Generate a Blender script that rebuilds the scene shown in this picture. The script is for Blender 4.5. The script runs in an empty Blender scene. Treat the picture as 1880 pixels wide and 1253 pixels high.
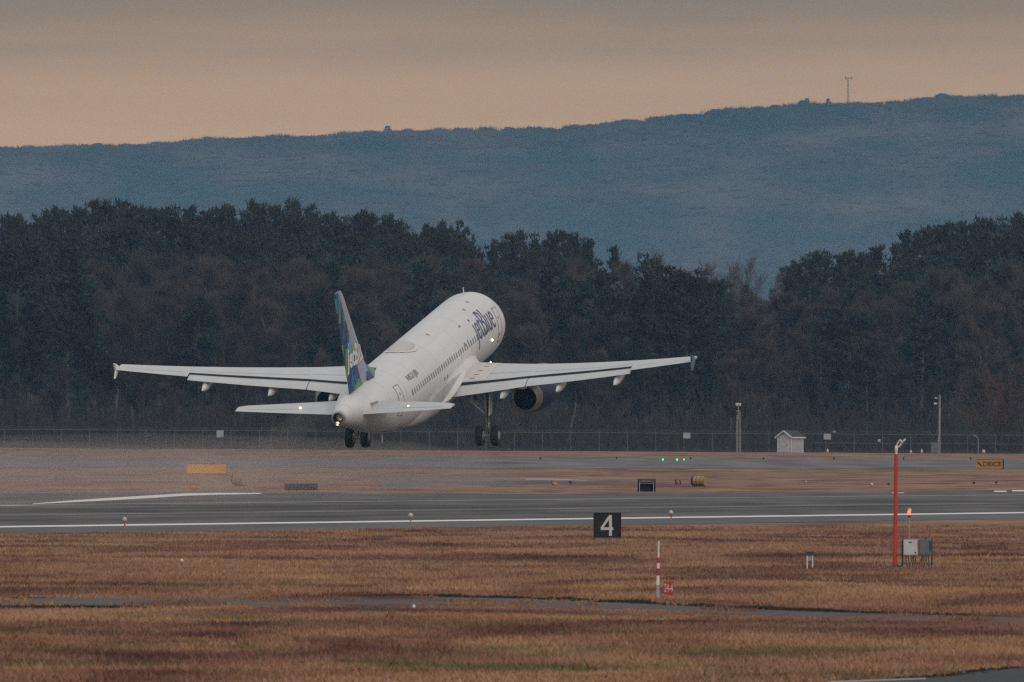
import bpy, bmesh, math, random
import numpy as np
from mathutils import Vector, Matrix

R = math.radians
sc = bpy.context.scene
COL = sc.collection
rng = np.random.default_rng(11)
random.seed(5)

# ------------------------------------------------------------------ camera
F = 48000.0      # focal length in photograph pixels (1880 wide)
EYE = 3.7        # camera height
HOR = 809.0      # photograph row of the horizon
cd = bpy.data.cameras.new('camera')
cam = bpy.data.objects.new('camera', cd)
COL.objects.link(cam)
cam.location = (0, 0, EYE)
cam.rotation_euler = (R(90), 0, 0)
cd.sensor_width = 36.0
cd.lens = F / 1880 * 36
cd.shift_y = (HOR - 626.5) / 1880
cd.clip_start = 1.0
cd.clip_end = 60000
cd.dof.use_dof = True
cd.dof.focus_distance = 1490
cd.dof.aperture_fstop = 24.0
sc.camera = cam

# ------------------------------------------------------------------ world, sun, exposure
SUN_EL, SUN_AZ = R(24), R(150)      # azimuth clockwise from +Y: behind the camera, to the right
w = bpy.data.worlds.new('World')
sc.world = w
w.use_nodes = True
nt = w.node_tree
nt.nodes.clear()
out = nt.nodes.new('ShaderNodeOutputWorld')
sky = nt.nodes.new('ShaderNodeTexSky')
sky.sky_type = 'NISHITA'
sky.sun_disc = False
sky.sun_elevation = SUN_EL
sky.sun_rotation = SUN_AZ
sky.air_density = 1.0
sky.dust_density = 2.0
bg1 = nt.nodes.new('ShaderNodeBackground')
bg1.inputs['Strength'].default_value = 0.10
nt.links.new(sky.outputs[0], bg1.inputs['Color'])
tc = nt.nodes.new('ShaderNodeTexCoord')
sep = nt.nodes.new('ShaderNodeSeparateXYZ')
nt.links.new(tc.outputs['Generated'], sep.inputs[0])
mp = nt.nodes.new('ShaderNodeMapping')
mp.inputs['Scale'].default_value = (30, 30, 420)
nt.links.new(tc.outputs['Generated'], mp.inputs[0])
nz = nt.nodes.new('ShaderNodeTexNoise')
nz.inputs['Scale'].default_value = 1.0
nz.inputs['Detail'].default_value = 3.0
nt.links.new(mp.outputs[0], nz.inputs['Vector'])
wob = nt.nodes.new('ShaderNodeMath')
wob.operation = 'MULTIPLY_ADD'
nt.links.new(nz.outputs['Fac'], wob.inputs[0])
wob.inputs[1].default_value = 0.0045
nt.links.new(sep.outputs['Z'], wob.inputs[2])
sq = nt.nodes.new('ShaderNodeMath')          # square root stretches the ramp near the horizon
sq.operation = 'POWER'
sq.inputs[1].default_value = 0.5
mx0 = nt.nodes.new('ShaderNodeMath')
mx0.operation = 'MAXIMUM'
mx0.inputs[1].default_value = 0.0
nt.links.new(wob.outputs[0], mx0.inputs[0])
nt.links.new(mx0.outputs[0], sq.inputs[0])
rp = nt.nodes.new('ShaderNodeValToRGB')
nt.links.new(sq.outputs[0], rp.inputs[0])
SKY = [(0.00, (0.67, 0.385, 0.182)), (0.116, (0.63, 0.362, 0.172)), (0.127, (0.53, 0.308, 0.150)),
       (0.1385, (0.27, 0.170, 0.088)), (0.16, (0.23, 0.19, 0.15)), (0.28, (0.34, 0.345, 0.35)),
       (0.60, (0.60, 0.625, 0.65)), (1.00, (0.68, 0.71, 0.74))]
el = rp.color_ramp.elements
while len(el) < len(SKY):
    el.new(0.5)
for e, (p, c) in zip(el, SKY):
    e.position = p
    e.color = (*c, 1)
bg2 = nt.nodes.new('ShaderNodeBackground')
bg2.inputs['Strength'].default_value = 1.0
nt.links.new(rp.outputs[0], bg2.inputs['Color'])
mxs = nt.nodes.new('ShaderNodeMixShader')
mxs.inputs[0].default_value = 0.90           # share of overcast over the clear sky behind it
nt.links.new(bg1.outputs[0], mxs.inputs[1])
nt.links.new(bg2.outputs[0], mxs.inputs[2])
nt.links.new(mxs.outputs[0], out.inputs['Surface'])

sd = bpy.data.lights.new('sun', 'SUN')
sd.energy = 0.7
sd.angle = R(25)
sd.color = (1.0, 0.92, 0.84)
sun = bpy.data.objects.new('sun', sd)
COL.objects.link(sun)
sun_dir = Vector((math.sin(SUN_AZ) * math.cos(SUN_EL), math.cos(SUN_AZ) * math.cos(SUN_EL), math.sin(SUN_EL)))
sun.rotation_euler = sun_dir.to_track_quat('Z', 'Y').to_euler()
sun.location = (0, 0, 400)

sc.view_settings.view_transform = 'Standard'
sc.view_settings.look = 'None'
sc.view_settings.exposure = 0.0
sc.view_settings.gamma = 1.0
sc.view_settings.use_curve_mapping = False
sc.render.engine = 'CYCLES'
sc.cycles.use_denoising = False
sc.cycles.max_bounces = 7
sc.cycles.diffuse_bounces = 3
sc.cycles.glossy_bounces = 2
sc.cycles.transmission_bounces = 2
sc.cycles.volume_bounces = 4
sc.cycles.use_adaptive_sampling = False
sc.cycles.sample_clamp_indirect = 6.0
sc.cycles.filter_width = 1.4

# ------------------------------------------------------------------ terrain and picture-to-place helpers
def sstep(t):
    t = min(max(t, 0.0), 1.0)
    return t * t * (3 - 2 * t)

def gz(x, y):
    """height of the ground"""
    if y < 1850:
        return 0.0
    t = min((y - 1850) / (3455 - 1850), 1.0)
    z = 2.33 * t - 0.0058 * x * t
    if y > 3480:
        z += 10.0 * sstep((y - 3480) / 700.0)
    return z

def at_depth(px, d):
    return (px - 940) / F * d

def place(px, py):
    """the point of the ground seen at pixel (px, py) of the photograph"""
    d = 300.0
    best = None
    while d < 3440:
        x = at_depth(px, d)
        row = HOR - F * (gz(x, d) - EYE) / d
        if row <= py:
            lo, hi = d - 5, d
            for _ in range(25):
                m = (lo + hi) / 2
                x = at_depth(px, m)
                if HOR - F * (gz(x, m) - EYE) / m > py:
                    lo = m
                else:
                    hi = m
            best = (at_depth(px, hi), hi)
            break
        d += 5
    if best is None:
        best = (at_depth(px, 3440), 3440)
    return Vector((best[0], best[1], gz(*best)))

def ppm(v):
    return F / v.y      # photograph pixels per metre there

def height_to(py, d):
    return EYE + (HOR - py) * d / F

# ------------------------------------------------------------------ materials
def new_mat(name):
    m = bpy.data.materials.new(name)
    m.use_nodes = True
    n = m.node_tree.nodes
    return m, m.node_tree, n['Principled BSDF']

def mat(name, col, rough=0.6, metal=0.0, scale=6.0, vary=0.15, bump=0.0, coat=0.0, rand=0.0, emit=None, estr=0.0, spec=0.5):
    m, t, b = new_mat(name)
    tcn = t.nodes.new('ShaderNodeTexCoord')
    nn = t.nodes.new('ShaderNodeTexNoise')
    nn.inputs['Scale'].default_value = scale
    nn.inputs['Detail'].default_value = 4
    t.links.new(tcn.outputs['Object'], nn.inputs['Vector'])
    mr = t.nodes.new('ShaderNodeMapRange')
    mr.inputs['From Min'].default_value = 0.3
    mr.inputs['From Max'].default_value = 0.7
    mr.inputs['To Min'].default_value = 1 - vary
    mr.inputs['To Max'].default_value = 1 + vary
    t.links.new(nn.outputs['Fac'], mr.inputs['Value'])
    val = mr.outputs[0]
    if rand:
        oi = t.nodes.new('ShaderNodeObjectInfo')
        mr2 = t.nodes.new('ShaderNodeMapRange')
        mr2.inputs['To Min'].default_value = 1 - rand
        mr2.inputs['To Max'].default_value = 1 + rand
        t.links.new(oi.outputs['Random'], mr2.inputs['Value'])
        mu = t.nodes.new('ShaderNodeMath')
        mu.operation = 'MULTIPLY'
        t.links.new(val, mu.inputs[0])
        t.links.new(mr2.outputs[0], mu.inputs[1])
        val = mu.outputs[0]
    vm = t.nodes.new('ShaderNodeVectorMath')
    vm.operation = 'SCALE'
    vm.inputs[0].default_value = col
    t.links.new(val, vm.inputs['Scale'])
    t.links.new(vm.outputs[0], b.inputs['Base Color'])
    b.inputs['Roughness'].default_value = rough
    b.inputs['Metallic'].default_value = metal
    b.inputs['Specular IOR Level'].default_value = spec
    b.inputs['Coat Weight'].default_value = coat
    if bump:
        bp = t.nodes.new('ShaderNodeBump')
        bp.inputs['Strength'].default_value = bump
        t.links.new(nn.outputs['Fac'], bp.inputs['Height'])
        t.links.new(bp.outputs[0], b.inputs['Normal'])
    if emit:
        b.inputs['Emission Color'].default_value = (*emit, 1)
        b.inputs['Emission Strength'].default_value = estr
    return m

def ramp_node(t, stops, interp='LINEAR'):
    r = t.nodes.new('ShaderNodeValToRGB')
    r.color_ramp.interpolation = interp
    e = r.color_ramp.elements
    while len(e) < len(stops):
        e.new(0.5)
    for k, (p, c) in zip(e, stops):
        k.position = p
        k.color = (*c, 1)
    return r

def world_noise(t, scale, sxyz, detail=4, dist=0.0):
    g = t.nodes.new('ShaderNodeNewGeometry')
    mpn = t.nodes.new('ShaderNodeMapping')
    mpn.inputs['Scale'].default_value = sxyz
    t.links.new(g.outputs['Position'], mpn.inputs[0])
    n = t.nodes.new('ShaderNodeTexNoise')
    n.inputs['Scale'].default_value = scale
    n.inputs['Detail'].default_value = detail
    n.inputs['Distortion'].default_value = dist
    t.links.new(mpn.outputs[0], n.inputs['Vector'])
    return n.outputs['Fac']

def mix_col(t, fac, a, b, mode='MIX'):
    m = t.nodes.new('ShaderNodeMix')
    m.data_type = 'RGBA'
    m.blend_type = mode
    if isinstance(fac, float):
        m.inputs[0].default_value = fac
    else:
        t.links.new(fac, m.inputs[0])
    for k, v in ((6, a), (7, b)):
        if isinstance(v, tuple):
            m.inputs[k].default_value = (*v, 1)
        else:
            t.links.new(v, m.inputs[k])
    return m.outputs[2]

def grass_mat(name, gain):
    m, t, b = new_mat(name)
    big = world_noise(t, 0.11, (1, 0.16, 0), 7, 1.6)
    g = lambda c: tuple(v * gain for v in c)
    r = ramp_node(t, [(0.32, g((.075, .036, .030))), (0.42, g((.150, .074, .052))), (0.52, g((.214, .116, .071))), (0.68, g((.275, .162, .089)))])
    t.links.new(big, r.inputs[0])
    fine = world_noise(t, 1.6, (1, 0.5, 0), 5)
    mr = t.nodes.new('ShaderNodeMapRange')
    mr.inputs['From Min'].default_value = .3
    mr.inputs['From Max'].default_value = .7
    mr.inputs['To Min'].default_value = .82
    mr.inputs['To Max'].default_value = 1.18
    t.links.new(fine, mr.inputs[0])
    vm = t.nodes.new('ShaderNodeVectorMath')
    vm.operation = 'SCALE'
    t.links.new(r.outputs[0], vm.inputs[0])
    t.links.new(mr.outputs[0], vm.inputs['Scale'])
    # olive patches, thicker close to the near verge
    ol = world_noise(t, 0.16, (1, 0.25, 0), 6, 1.5)
    geo = t.nodes.new('ShaderNodeNewGeometry')
    sp = t.nodes.new('ShaderNodeSeparateXYZ')
    t.links.new(geo.outputs['Position'], sp.inputs[0])
    near = t.nodes.new('ShaderNodeMapRange')
    near.inputs['From Min'].default_value = 560
    near.inputs['From Max'].default_value = 420
    near.inputs['To Min'].default_value = 0.0
    near.inputs['To Max'].default_value = 0.11
    t.links.new(sp.outputs['Y'], near.inputs[0])
    ad = t.nodes.new('ShaderNodeMath')
    t.links.new(ol, ad.inputs[0])
    t.links.new(near.outputs[0], ad.inputs[1])
    mo = t.nodes.new('ShaderNodeMapRange')
    mo.inputs['From Min'].default_value = .60
    mo.inputs['From Max'].default_value = .72
    mo.inputs['To Max'].default_value = .85
    t.links.new(ad.outputs[0], mo.inputs[0])
    c = mix_col(t, mo.outputs[0], vm.outputs[0], g((.085, .078, .036)))
    t.links.new(c, b.inputs['Base Color'])
    b.inputs['Roughness'].default_value = .95
    b.inputs['Specular IOR Level'].default_value = .1
    return m

def asphalt_mat(name, col, ang=0.0, streak=0.35):
    m, t, b = new_mat(name)
    g = t.nodes.new('ShaderNodeNewGeometry')
    mpn = t.nodes.new('ShaderNodeMapping')
    mpn.inputs['Rotation'].default_value = (0, 0, ang)
    mpn.inputs['Scale'].default_value = (0.16, 0.012, 0)
    t.links.new(g.outputs['Position'], mpn.inputs[0])
    n = t.nodes.new('ShaderNodeTexNoise')
    n.inputs['Scale'].default_value = 1
    n.inputs['Detail'].default_value = 6
    t.links.new(mpn.outputs[0], n.inputs['Vector'])
    f = world_noise(t, 2.5, (1, 1, 0), 5)
    mr = t.nodes.new('ShaderNodeMapRange')
    mr.inputs['From Min'].default_value = .3
    mr.inputs['From Max'].default_value = .7
    mr.inputs['To Min'].default_value = 1 - streak
    mr.inputs['To Max'].default_value = 1 + streak
    t.links.new(n.outputs['Fac'], mr.inputs[0])
    mr2 = t.nodes.new('ShaderNodeMapRange')
    mr2.inputs['To Min'].default_value = .85
    mr2.inputs['To Max'].default_value = 1.15
    t.links.new(f, mr2.inputs[0])
    mu = t.nodes.new('ShaderNodeMath')
    mu.operation = 'MULTIPLY'
    t.links.new(mr.outputs[0], mu.inputs[0])
    t.links.new(mr2.outputs[0], mu.inputs[1])
    vm = t.nodes.new('ShaderNodeVectorMath')
    vm.operation = 'SCALE'
    vm.inputs[0].default_value = col
    t.links.new(mu.outputs[0], vm.inputs['Scale'])
    t.links.new(vm.outputs[0], b.inputs['Base Color'])
    b.inputs['Roughness'].default_value = .95
    b.inputs['Specular IOR Level'].default_value = .08
    return m

def fuselage_mat():
    m, t, b = new_mat('aircraft_white_paint')
    tcn = t.nodes.new('ShaderNodeTexCoord')
    mpn = t.nodes.new('ShaderNodeMapping')
    mpn.inputs['Scale'].default_value = (1.2, .12, 1.2)
    t.links.new(tcn.outputs['Object'], mpn.inputs[0])
    n = t.nodes.new('ShaderNodeTexNoise')
    n.inputs['Scale'].default_value = 1.5
    n.inputs['Detail'].default_value = 5
    t.links.new(mpn.outputs[0], n.inputs['Vector'])
    # skin panel joints every couple of metres
    sp = t.nodes.new('ShaderNodeSeparateXYZ')
    t.links.new(tcn.outputs['Object'], sp.inputs[0])
    mod = t.nodes.new('ShaderNodeMath')
    mod.operation = 'PINGPONG'
    mod.inputs[1].default_value = 1.33
    t.links.new(sp.outputs['Y'], mod.inputs[0])
    cmp_ = t.nodes.new('ShaderNodeMath')
    cmp_.operation = 'LESS_THAN'
    cmp_.inputs[1].default_value = .024
    t.links.new(mod.outputs[0], cmp_.inputs[0])
    r = ramp_node(t, [(.3, (.63, .595, .565)), (.7, (.69, .655, .625))])
    t.links.new(n.outputs['Fac'], r.inputs[0])
    c = mix_col(t, cmp_.outputs[0], r.outputs[0], (.44, .42, .40))
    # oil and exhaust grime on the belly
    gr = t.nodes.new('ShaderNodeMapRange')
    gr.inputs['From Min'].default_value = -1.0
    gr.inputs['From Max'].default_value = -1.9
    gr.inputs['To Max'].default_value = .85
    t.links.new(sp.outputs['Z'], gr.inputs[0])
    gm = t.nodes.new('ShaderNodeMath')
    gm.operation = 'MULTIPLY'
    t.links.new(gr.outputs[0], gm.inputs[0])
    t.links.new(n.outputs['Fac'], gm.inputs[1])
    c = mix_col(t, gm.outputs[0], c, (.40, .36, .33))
    t.links.new(c, b.inputs['Base Color'])
    b.inputs['Roughness'].default_value = .42
    b.inputs['Specular IOR Level'].default_value = .3
    return m

def livery_mat():
    """dark blue tail with a printed pattern of upright green, sky blue and teal bars"""
    m, t, b = new_mat('tail_livery')
    tcn = t.nodes.new('ShaderNodeTexCoord')
    sp = t.nodes.new('ShaderNodeSeparateXYZ')
    t.links.new(tcn.outputs['Object'], sp.inputs[0])
    def fl(src, k, off=0.0):
        a = t.nodes.new('ShaderNodeMath')
        a.operation = 'MULTIPLY_ADD'
        a.inputs[1].default_value = k
        a.inputs[2].default_value = off
        t.links.new(src, a.inputs[0])
        f_ = t.nodes.new('ShaderNodeMath')
        f_.operation = 'FLOOR'
        t.links.new(a.outputs[0], f_.inputs[0])
        return f_.outputs[0]
    cy = fl(sp.outputs['Y'], 3.0)
    wn0 = t.nodes.new('ShaderNodeTexWhiteNoise')
    wn0.noise_dimensions = '1D'
    t.links.new(cy, wn0.inputs['W'])
    zz = t.nodes.new('ShaderNodeMath')
    zz.operation = 'MULTIPLY_ADD'
    zz.inputs[1].default_value = 1.6
    t.links.new(wn0.outputs['Value'], zz.inputs[0])
    t.links.new(sp.outputs['Z'], zz.inputs[2])
    cz = fl(zz.outputs[0], 0.62)
    cb = t.nodes.new('ShaderNodeCombineXYZ')
    t.links.new(cy, cb.inputs[0])
    t.links.new(cz, cb.inputs[1])
    cb.inputs[2].default_value = 0.0
    wn = t.nodes.new('ShaderNodeTexWhiteNoise')
    wn.noise_dimensions = '3D'
    t.links.new(cb.outputs[0], wn.inputs['Vector'])
    r = ramp_node(t, [(0, (.012, .036, .100)), (.30, (.02, .13, .25)), (.48, (.03, .27, .44)), (.58, (.13, .25, .06)), (.72, (.015, .07, .19)), (.84, (.09, .36, .56)), (.94, (.03, .22, .24))], 'CONSTANT')
    t.links.new(wn.outputs['Value'], r.inputs[0])
    t.links.new(r.outputs[0], b.inputs['Base Color'])
    b.inputs['Roughness'].default_value = .4
    b.inputs['Specular IOR Level'].default_value = .3
    return m

M = {}
M['grass'] = grass_mat('dry_grass', 1.2)
M['tuft'] = grass_mat('dry_grass_blades', 1.60)
M['asphalt'] = asphalt_mat('runway_asphalt', (.120, .105, .095), R(12.4))
M['taxi'] = asphalt_mat('taxiway_asphalt', (.165, .145, .135), R(80))
M['path'] = asphalt_mat('paved_corner_asphalt', (.075, .072, .072), R(60))
M['road'] = grass_mat('overgrown_service_road', 0.85)
_t = M['road'].node_tree
_b = _t.nodes['Principled BSDF']
_src = _b.inputs['Base Color'].links[0].from_socket
_n = world_noise(_t, .16, (1, .5, 0), 5, .3)
_mr = _t.nodes.new('ShaderNodeMapRange')
_mr.inputs['From Min'].default_value = .36
_mr.inputs['From Max'].default_value = .50
_mr.inputs['To Max'].default_value = .8
_t.links.new(_n, _mr.inputs[0])
_t.links.new(mix_col(_t, _mr.outputs[0], _src, (.105, .098, .096)), _b.inputs['Base Color'])
M['paint'] = mat('white_marking_paint', (.74, .70, .65), .9, scale=.8, vary=.12)
M['worn'] = mat('worn_marking_paint', (.34, .32, .30), .9, scale=.5, vary=.25)
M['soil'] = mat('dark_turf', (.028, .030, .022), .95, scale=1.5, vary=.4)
M['fus'] = fuselage_mat()
M['wing'] = mat('wing_grey_paint', (.55, .535, .52), .45, scale=.8, vary=.05, spec=.3)
M['wingpink'] = mat('wing_walkway_paint', (.62, .56, .52), .6, scale=1.5, vary=.06)
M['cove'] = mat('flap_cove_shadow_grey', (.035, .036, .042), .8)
M['livery'] = livery_mat()
M['fence_blue'] = mat('wingtip_blue_grey', (.10, .125, .18), .45, vary=.1)
M['finsilver'] = mat('fin_leading_edge_silver', (.33, .35, .37), .4, .2, vary=.1)
M['white'] = mat('white_paint', (.76, .74, .72), .45, vary=.06)
M['silver'] = mat('bare_metal', (.55, .55, .56), .35, .8, vary=.1)
M['navy'] = mat('navy_paint', (.022, .032, .080), .45, scale=1.2, vary=.2, spec=.25)
M['letter'] = mat('blue_lettering', (.05, .075, .18), .5, vary=.1)
M['nozzle'] = mat('heat_stained_metal', (.36, .30, .265), .5, .4, scale=2, vary=.25)
M['black'] = mat('matt_black', (.012, .012, .013), .8, vary=.3)
M['soot'] = mat('sooty_exhaust', (.006, .006, .006), .95, vary=.3)
M['rubber'] = mat('tyre_rubber', (.009, .009, .010), .75, vary=.3)
M['gear'] = mat('landing_gear_grey', (.30, .30, .30), .4, .2, vary=.15)
M['glass'] = mat('cabin_window_glass', (.17, .165, .165), .25, vary=.2)
M['seam'] = mat('seam_grey', (.25, .235, .225), .7, vary=.2)
M['radome'] = mat('antenna_dome_tan', (.55, .50, .455), .6, scale=3, vary=.06)
M['belly'] = mat('fairing_grey', (.50, .475, .47), .5, scale=1.2, vary=.12)
M['lamp'] = mat('lit_warm_lamp', (.9, .8, .7), .3, emit=(1.0, .66, .38), estr=3.5)
M['taillamp'] = mat('lit_tail_lamp', (.9, .8, .7), .3, emit=(1.0, .58, .30), estr=4.0)
M['green'] = mat('lit_green_lens', (.1, .6, .3), .3, emit=(.01, 1.0, .22), estr=4.0)
M['redlamp'] = mat('lit_red_lens', (.8, .1, .05), .3, emit=(1.0, .085, .03), estr=3.5)
M['red'] = mat('orange_red_paint', (.50, .035, .022), .5, scale=5, vary=.12)
M['signred'] = mat('sign_red', (.36, .03, .035), .5, vary=.12)
M['orange'] = mat('orange_paint', (.50, .20, .04), .55, vary=.15)
M['tan'] = mat('tan_lens_band', (.36, .20, .09), .5, vary=.15)
M['bronze'] = mat('bronze_hoop', (.19, .10, .035), .6, vary=.2)
M['yellow'] = mat('sign_yellow', (.38, .19, .03), .55, scale=2, vary=.12)
M['yellowb'] = mat('bright_sign_yellow', (.88, .40, .008), .55, scale=2, vary=.1)
M['globe'] = mat('dusty_globe_glass', (.50, .47, .44), .4, vary=.1)
M['pale'] = mat('faded_white_plastic', (.70, .66, .62), .5, vary=.1)
M['boxgrey'] = mat('light_grey_enclosure', (.52, .52, .50), .55, scale=4, vary=.1)
M['boxdark'] = mat('grey_green_enclosure', (.12, .14, .13), .6, scale=5, vary=.2)
M['conduit'] = mat('dark_conduit', (.045, .05, .045), .6, vary=.3)
M['tower'] = mat('dark_tower_steel', (.03, .03, .03), .7, vary=.2)
M['galv'] = mat('galvanised_steel', (.36, .37, .37), .5, .3, vary=.2)
M['fencegalv'] = mat('dull_fence_steel', (.155, .16, .16), .6, .2, vary=.25)
M['wire'] = mat('chain_link_wire', (.05, .052, .052), .7, .1, vary=.3)
M['signgrey'] = mat('sign_back_grey', (.34, .345, .35), .6, vary=.12)
M['siding'] = mat('pale_grey_siding', (.46, .46, .45), .65, scale=3, vary=.10)
M['sidingside'] = mat('grey_siding', (.36, .355, .36), .65, scale=3, vary=.10)
M['trim'] = mat('white_trim', (.62, .62, .60), .55, vary=.08)
M['roof'] = mat('shingle_roof', (.045, .043, .042), .9, scale=8, vary=.3)
M['wood'] = mat('weathered_pole_wood', (.19, .175, .165), .85, scale=3, vary=.25)
M['pine'] = mat('pine_needles', (.032, .040, .029), .8, scale=.35, vary=.45, rand=.25, spec=.15)
M['pineback'] = mat('far_pine_needles', (.037, .045, .032), .8, scale=.35, vary=.45, rand=.22, spec=.15)
M['twig'] = mat('bare_twigs', (.094, .074, .064), .9, scale=.3, vary=.3, rand=.25, spec=.1)
M['redtwig'] = mat('reddish_twigs', (.13, .065, .060), .9, scale=.3, vary=.3, spec=.1)
M['bark'] = mat('grey_bark', (.150, .132, .120), .9, scale=1.5, vary=.3, rand=.35, spec=.1)
M['brush'] = mat('brush_twigs', (.060, .052, .045), .9, scale=.4, vary=.4, spec=.1)

# ------------------------------------------------------------------ mesh helpers
class MB:
    def __init__(self):
        self.v, self.f, self.k = [], [], []
    def add(self, vs, fs, k=0):
        o = len(self.v)
        self.v += [tuple(p) for p in vs]
        self.f += [tuple(i + o for i in f) for f in fs]
        self.k += [k] * len(fs)
        return self
    def box(self, c, s, k=0, rz=0.0, ry=0.0):
        x, y, z = (a / 2 for a in s)
        rot = Matrix.Rotation(rz, 3, 'Z') @ Matrix.Rotation(ry, 3, 'Y')
        vs = [Vector(c) + rot @ Vector((sx * x, sy * y, sz * z)) for sx in (-1, 1) for sy in (-1, 1) for sz in (-1, 1)]
        return self.add(vs, [(0, 1, 3, 2), (4, 6, 7, 5), (0, 4, 5, 1), (2, 3, 7, 6), (0, 2, 6, 4), (1, 5, 7, 3)], k)
    def tube(self, p0, p1, r0, r1=None, n=10, k=0, caps=True):
        r1 = r0 if r1 is None else r1
        p0, p1 = Vector(p0), Vector(p1)
        d = (p1 - p0).normalized()
        a = d.orthogonal().normalized()
        b = d.cross(a)
        vs = []
        for p, r in ((p0, r0), (p1, r1)):
            vs += [p + (a * math.cos(2 * math.pi * i / n) + b * math.sin(2 * math.pi * i / n)) * r for i in range(n)]
        fs = [(i, (i + 1) % n, n + (i + 1) % n, n + i) for i in range(n)]
        if caps:
            fs += [tuple(range(n))[::-1], tuple(range(n, 2 * n))]
        return self.add(vs, fs, k)
    def path(self, pts, r, n=7, k=0):
        for a, b in zip(pts, pts[1:]):
            self.tube(a, b, r, r, n, k)
        return self
    def lathe(self, prof, axis='Z', o=(0, 0, 0), n=24, k=0, ks=None):
        """prof: (radius, height) pairs"""
        vs, fs = [], []
        for r, h in prof:
            for i in range(n):
                a = 2 * math.pi * i / n
                c, s = r * math.cos(a), r * math.sin(a)
                p = (c, s, h) if axis == 'Z' else ((c, h, s) if axis == 'Y' else (h, c, s))
                vs.append(Vector(o) + Vector(p))
        base = len(self.v)
        for j in range(len(prof) - 1):
            kk = ks[j] if ks else k
            ring = [(j * n + i, j * n + (i + 1) % n, (j + 1) * n + (i + 1) % n, (j + 1) * n + i) for i in range(n)]
            self.f += [tuple(q + base for q in f) for f in ring]
            self.k += [kk] * n
        self.v += [tuple(p) for p in vs]
        self.f += [tuple(base + i for i in range(n))[::-1], tuple(base + (len(prof) - 1) * n + i for i in range(n))]
        self.k += [ks[0] if ks else k, ks[-1] if ks else k]
        return self
    def loft(self, rings, k=0, caps=True, kcap=None):
        n = len(rings[0])
        base = len(self.v)
        for r in rings:
            self.v += [tuple(p) for p in r]
        for j in range(len(rings) - 1):
            for i in range(n):
                self.f.append((base + j * n + i, base + j * n + (i + 1) % n, base + (j + 1) * n + (i + 1) % n, base + (j + 1) * n + i))
                self.k.append(k if not callable(k) else k(i, j))
        if caps:
            self.f.append(tuple(base + i for i in range(n))[::-1])
            self.f.append(tuple(base + (len(rings) - 1) * n + i for i in range(n)))
            self.k += [kcap if kcap is not None else (k if not callable(k) else 0)] * 2
        return self
    def build(self, name, mats, parent=None, smooth=False, auto=None):
        me = bpy.data.meshes.new(name)
        me.from_pydata(self.v, [], self.f)
        mats = mats if isinstance(mats, (list, tuple)) else [mats]
        for mm in mats:
            me.materials.append(mm)
        if len(mats) > 1:
            me.polygons.foreach_set('material_index', self.k)
        bm = bmesh.new()
        bm.from_mesh(me)
        bmesh.ops.recalc_face_normals(bm, faces=bm.faces)
        bm.to_mesh(me)
        bm.free()
        if smooth:
            me.polygons.foreach_set('use_smooth', [True] * len(me.polygons))
            if auto:
                me.set_sharp_from_angle(angle=R(auto))
        return link(name, me, parent)

def link(name, me, parent=None):
    o = bpy.data.objects.new(name, me)
    COL.objects.link(o)
    if parent is not None:
        o.parent = parent
    return o

def np_mesh(name, V, T, m):
    """V n x 3, T m x 3 -> mesh"""
    me = bpy.data.meshes.new(name)
    V = np.asarray(V, dtype=np.float32)
    T = np.asarray(T, dtype=np.int32)
    me.vertices.add(len(V))
    me.vertices.foreach_set('co', V.ravel())
    me.loops.add(T.size)
    me.loops.foreach_set('vertex_index', T.ravel())
    me.polygons.add(len(T))
    me.polygons.foreach_set('loop_start', np.arange(len(T), dtype=np.int32) * 3)
    me.update(calc_edges=True)
    me.validate()
    me.materials.append(m)
    return me

def tag(o, label, cat, group=None, kind=None):
    if label:
        o['label'] = label
    if cat:
        o['category'] = cat
    if group:
        o['group'] = group
    if kind:
        o['kind'] = kind
    return o

def thing(name, label, cat, loc, rz=0.0, group=None):
    o = bpy.data.objects.new(name, None)
    COL.objects.link(o)
    o.empty_display_size = 0.2
    o.location = loc
    o.rotation_euler = (0, 0, rz)
    return tag(o, label, cat, group)

def dup(root, loc, label=None, rz=None):
    r = root.copy()
    COL.objects.link(r)
    r.location = loc
    if rz is not None:
        r.rotation_euler = (0, 0, rz)
    if label:
        r['label'] = label
    for ch in list(root.children):
        c = ch.copy()
        COL.objects.link(c)
        c.parent = r
        for g in list(ch.children):
            d = g.copy()
            COL.objects.link(d)
            d.parent = c
    return r

def struct(o):
    o['kind'] = 'structure'
    return o

def text_mesh(body, weight=0.0, res=3):
    cu = bpy.data.curves.new('lettering', 'FONT')
    cu.body = body
    cu.size = 1.0
    cu.offset = weight
    cu.resolution_u = res
    ob = bpy.data.objects.new('lettering', cu)
    COL.objects.link(ob)
    bpy.context.view_layer.update()
    me = bpy.data.meshes.new_from_object(ob.evaluated_get(bpy.context.evaluated_depsgraph_get()))
    bpy.data.objects.remove(ob)
    bpy.data.curves.remove(cu)
    return me

def fit_text(body, x0, x1, z0, z1, weight=0.0, cuts=0):
    """lettering as a bmesh filling the box x0..x1 by z0..z1 in its own flat plane (coordinates x, y)"""
    me = text_mesh(body, weight)
    bm = bmesh.new()
    bm.from_mesh(me)
    bpy.data.meshes.remove(me)
    xs = [v.co.x for v in bm.verts]
    ys = [v.co.y for v in bm.verts]
    ax, bx, ay, by = min(xs), max(xs), min(ys), max(ys)
    for v in bm.verts:
        v.co.x = x0 + (v.co.x - ax) / (bx - ax) * (x1 - x0)
        v.co.y = z0 + (v.co.y - ay) / (by - ay) * (z1 - z0)
        v.co.z = 0
    for i in range(1, cuts):
        h = z0 + (z1 - z0) * i / cuts
        bmesh.ops.bisect_plane(bm, geom=bm.verts[:] + bm.edges[:] + bm.faces[:], plane_co=(0, h, 0), plane_no=(0, 1, 0))
    return bm

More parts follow.
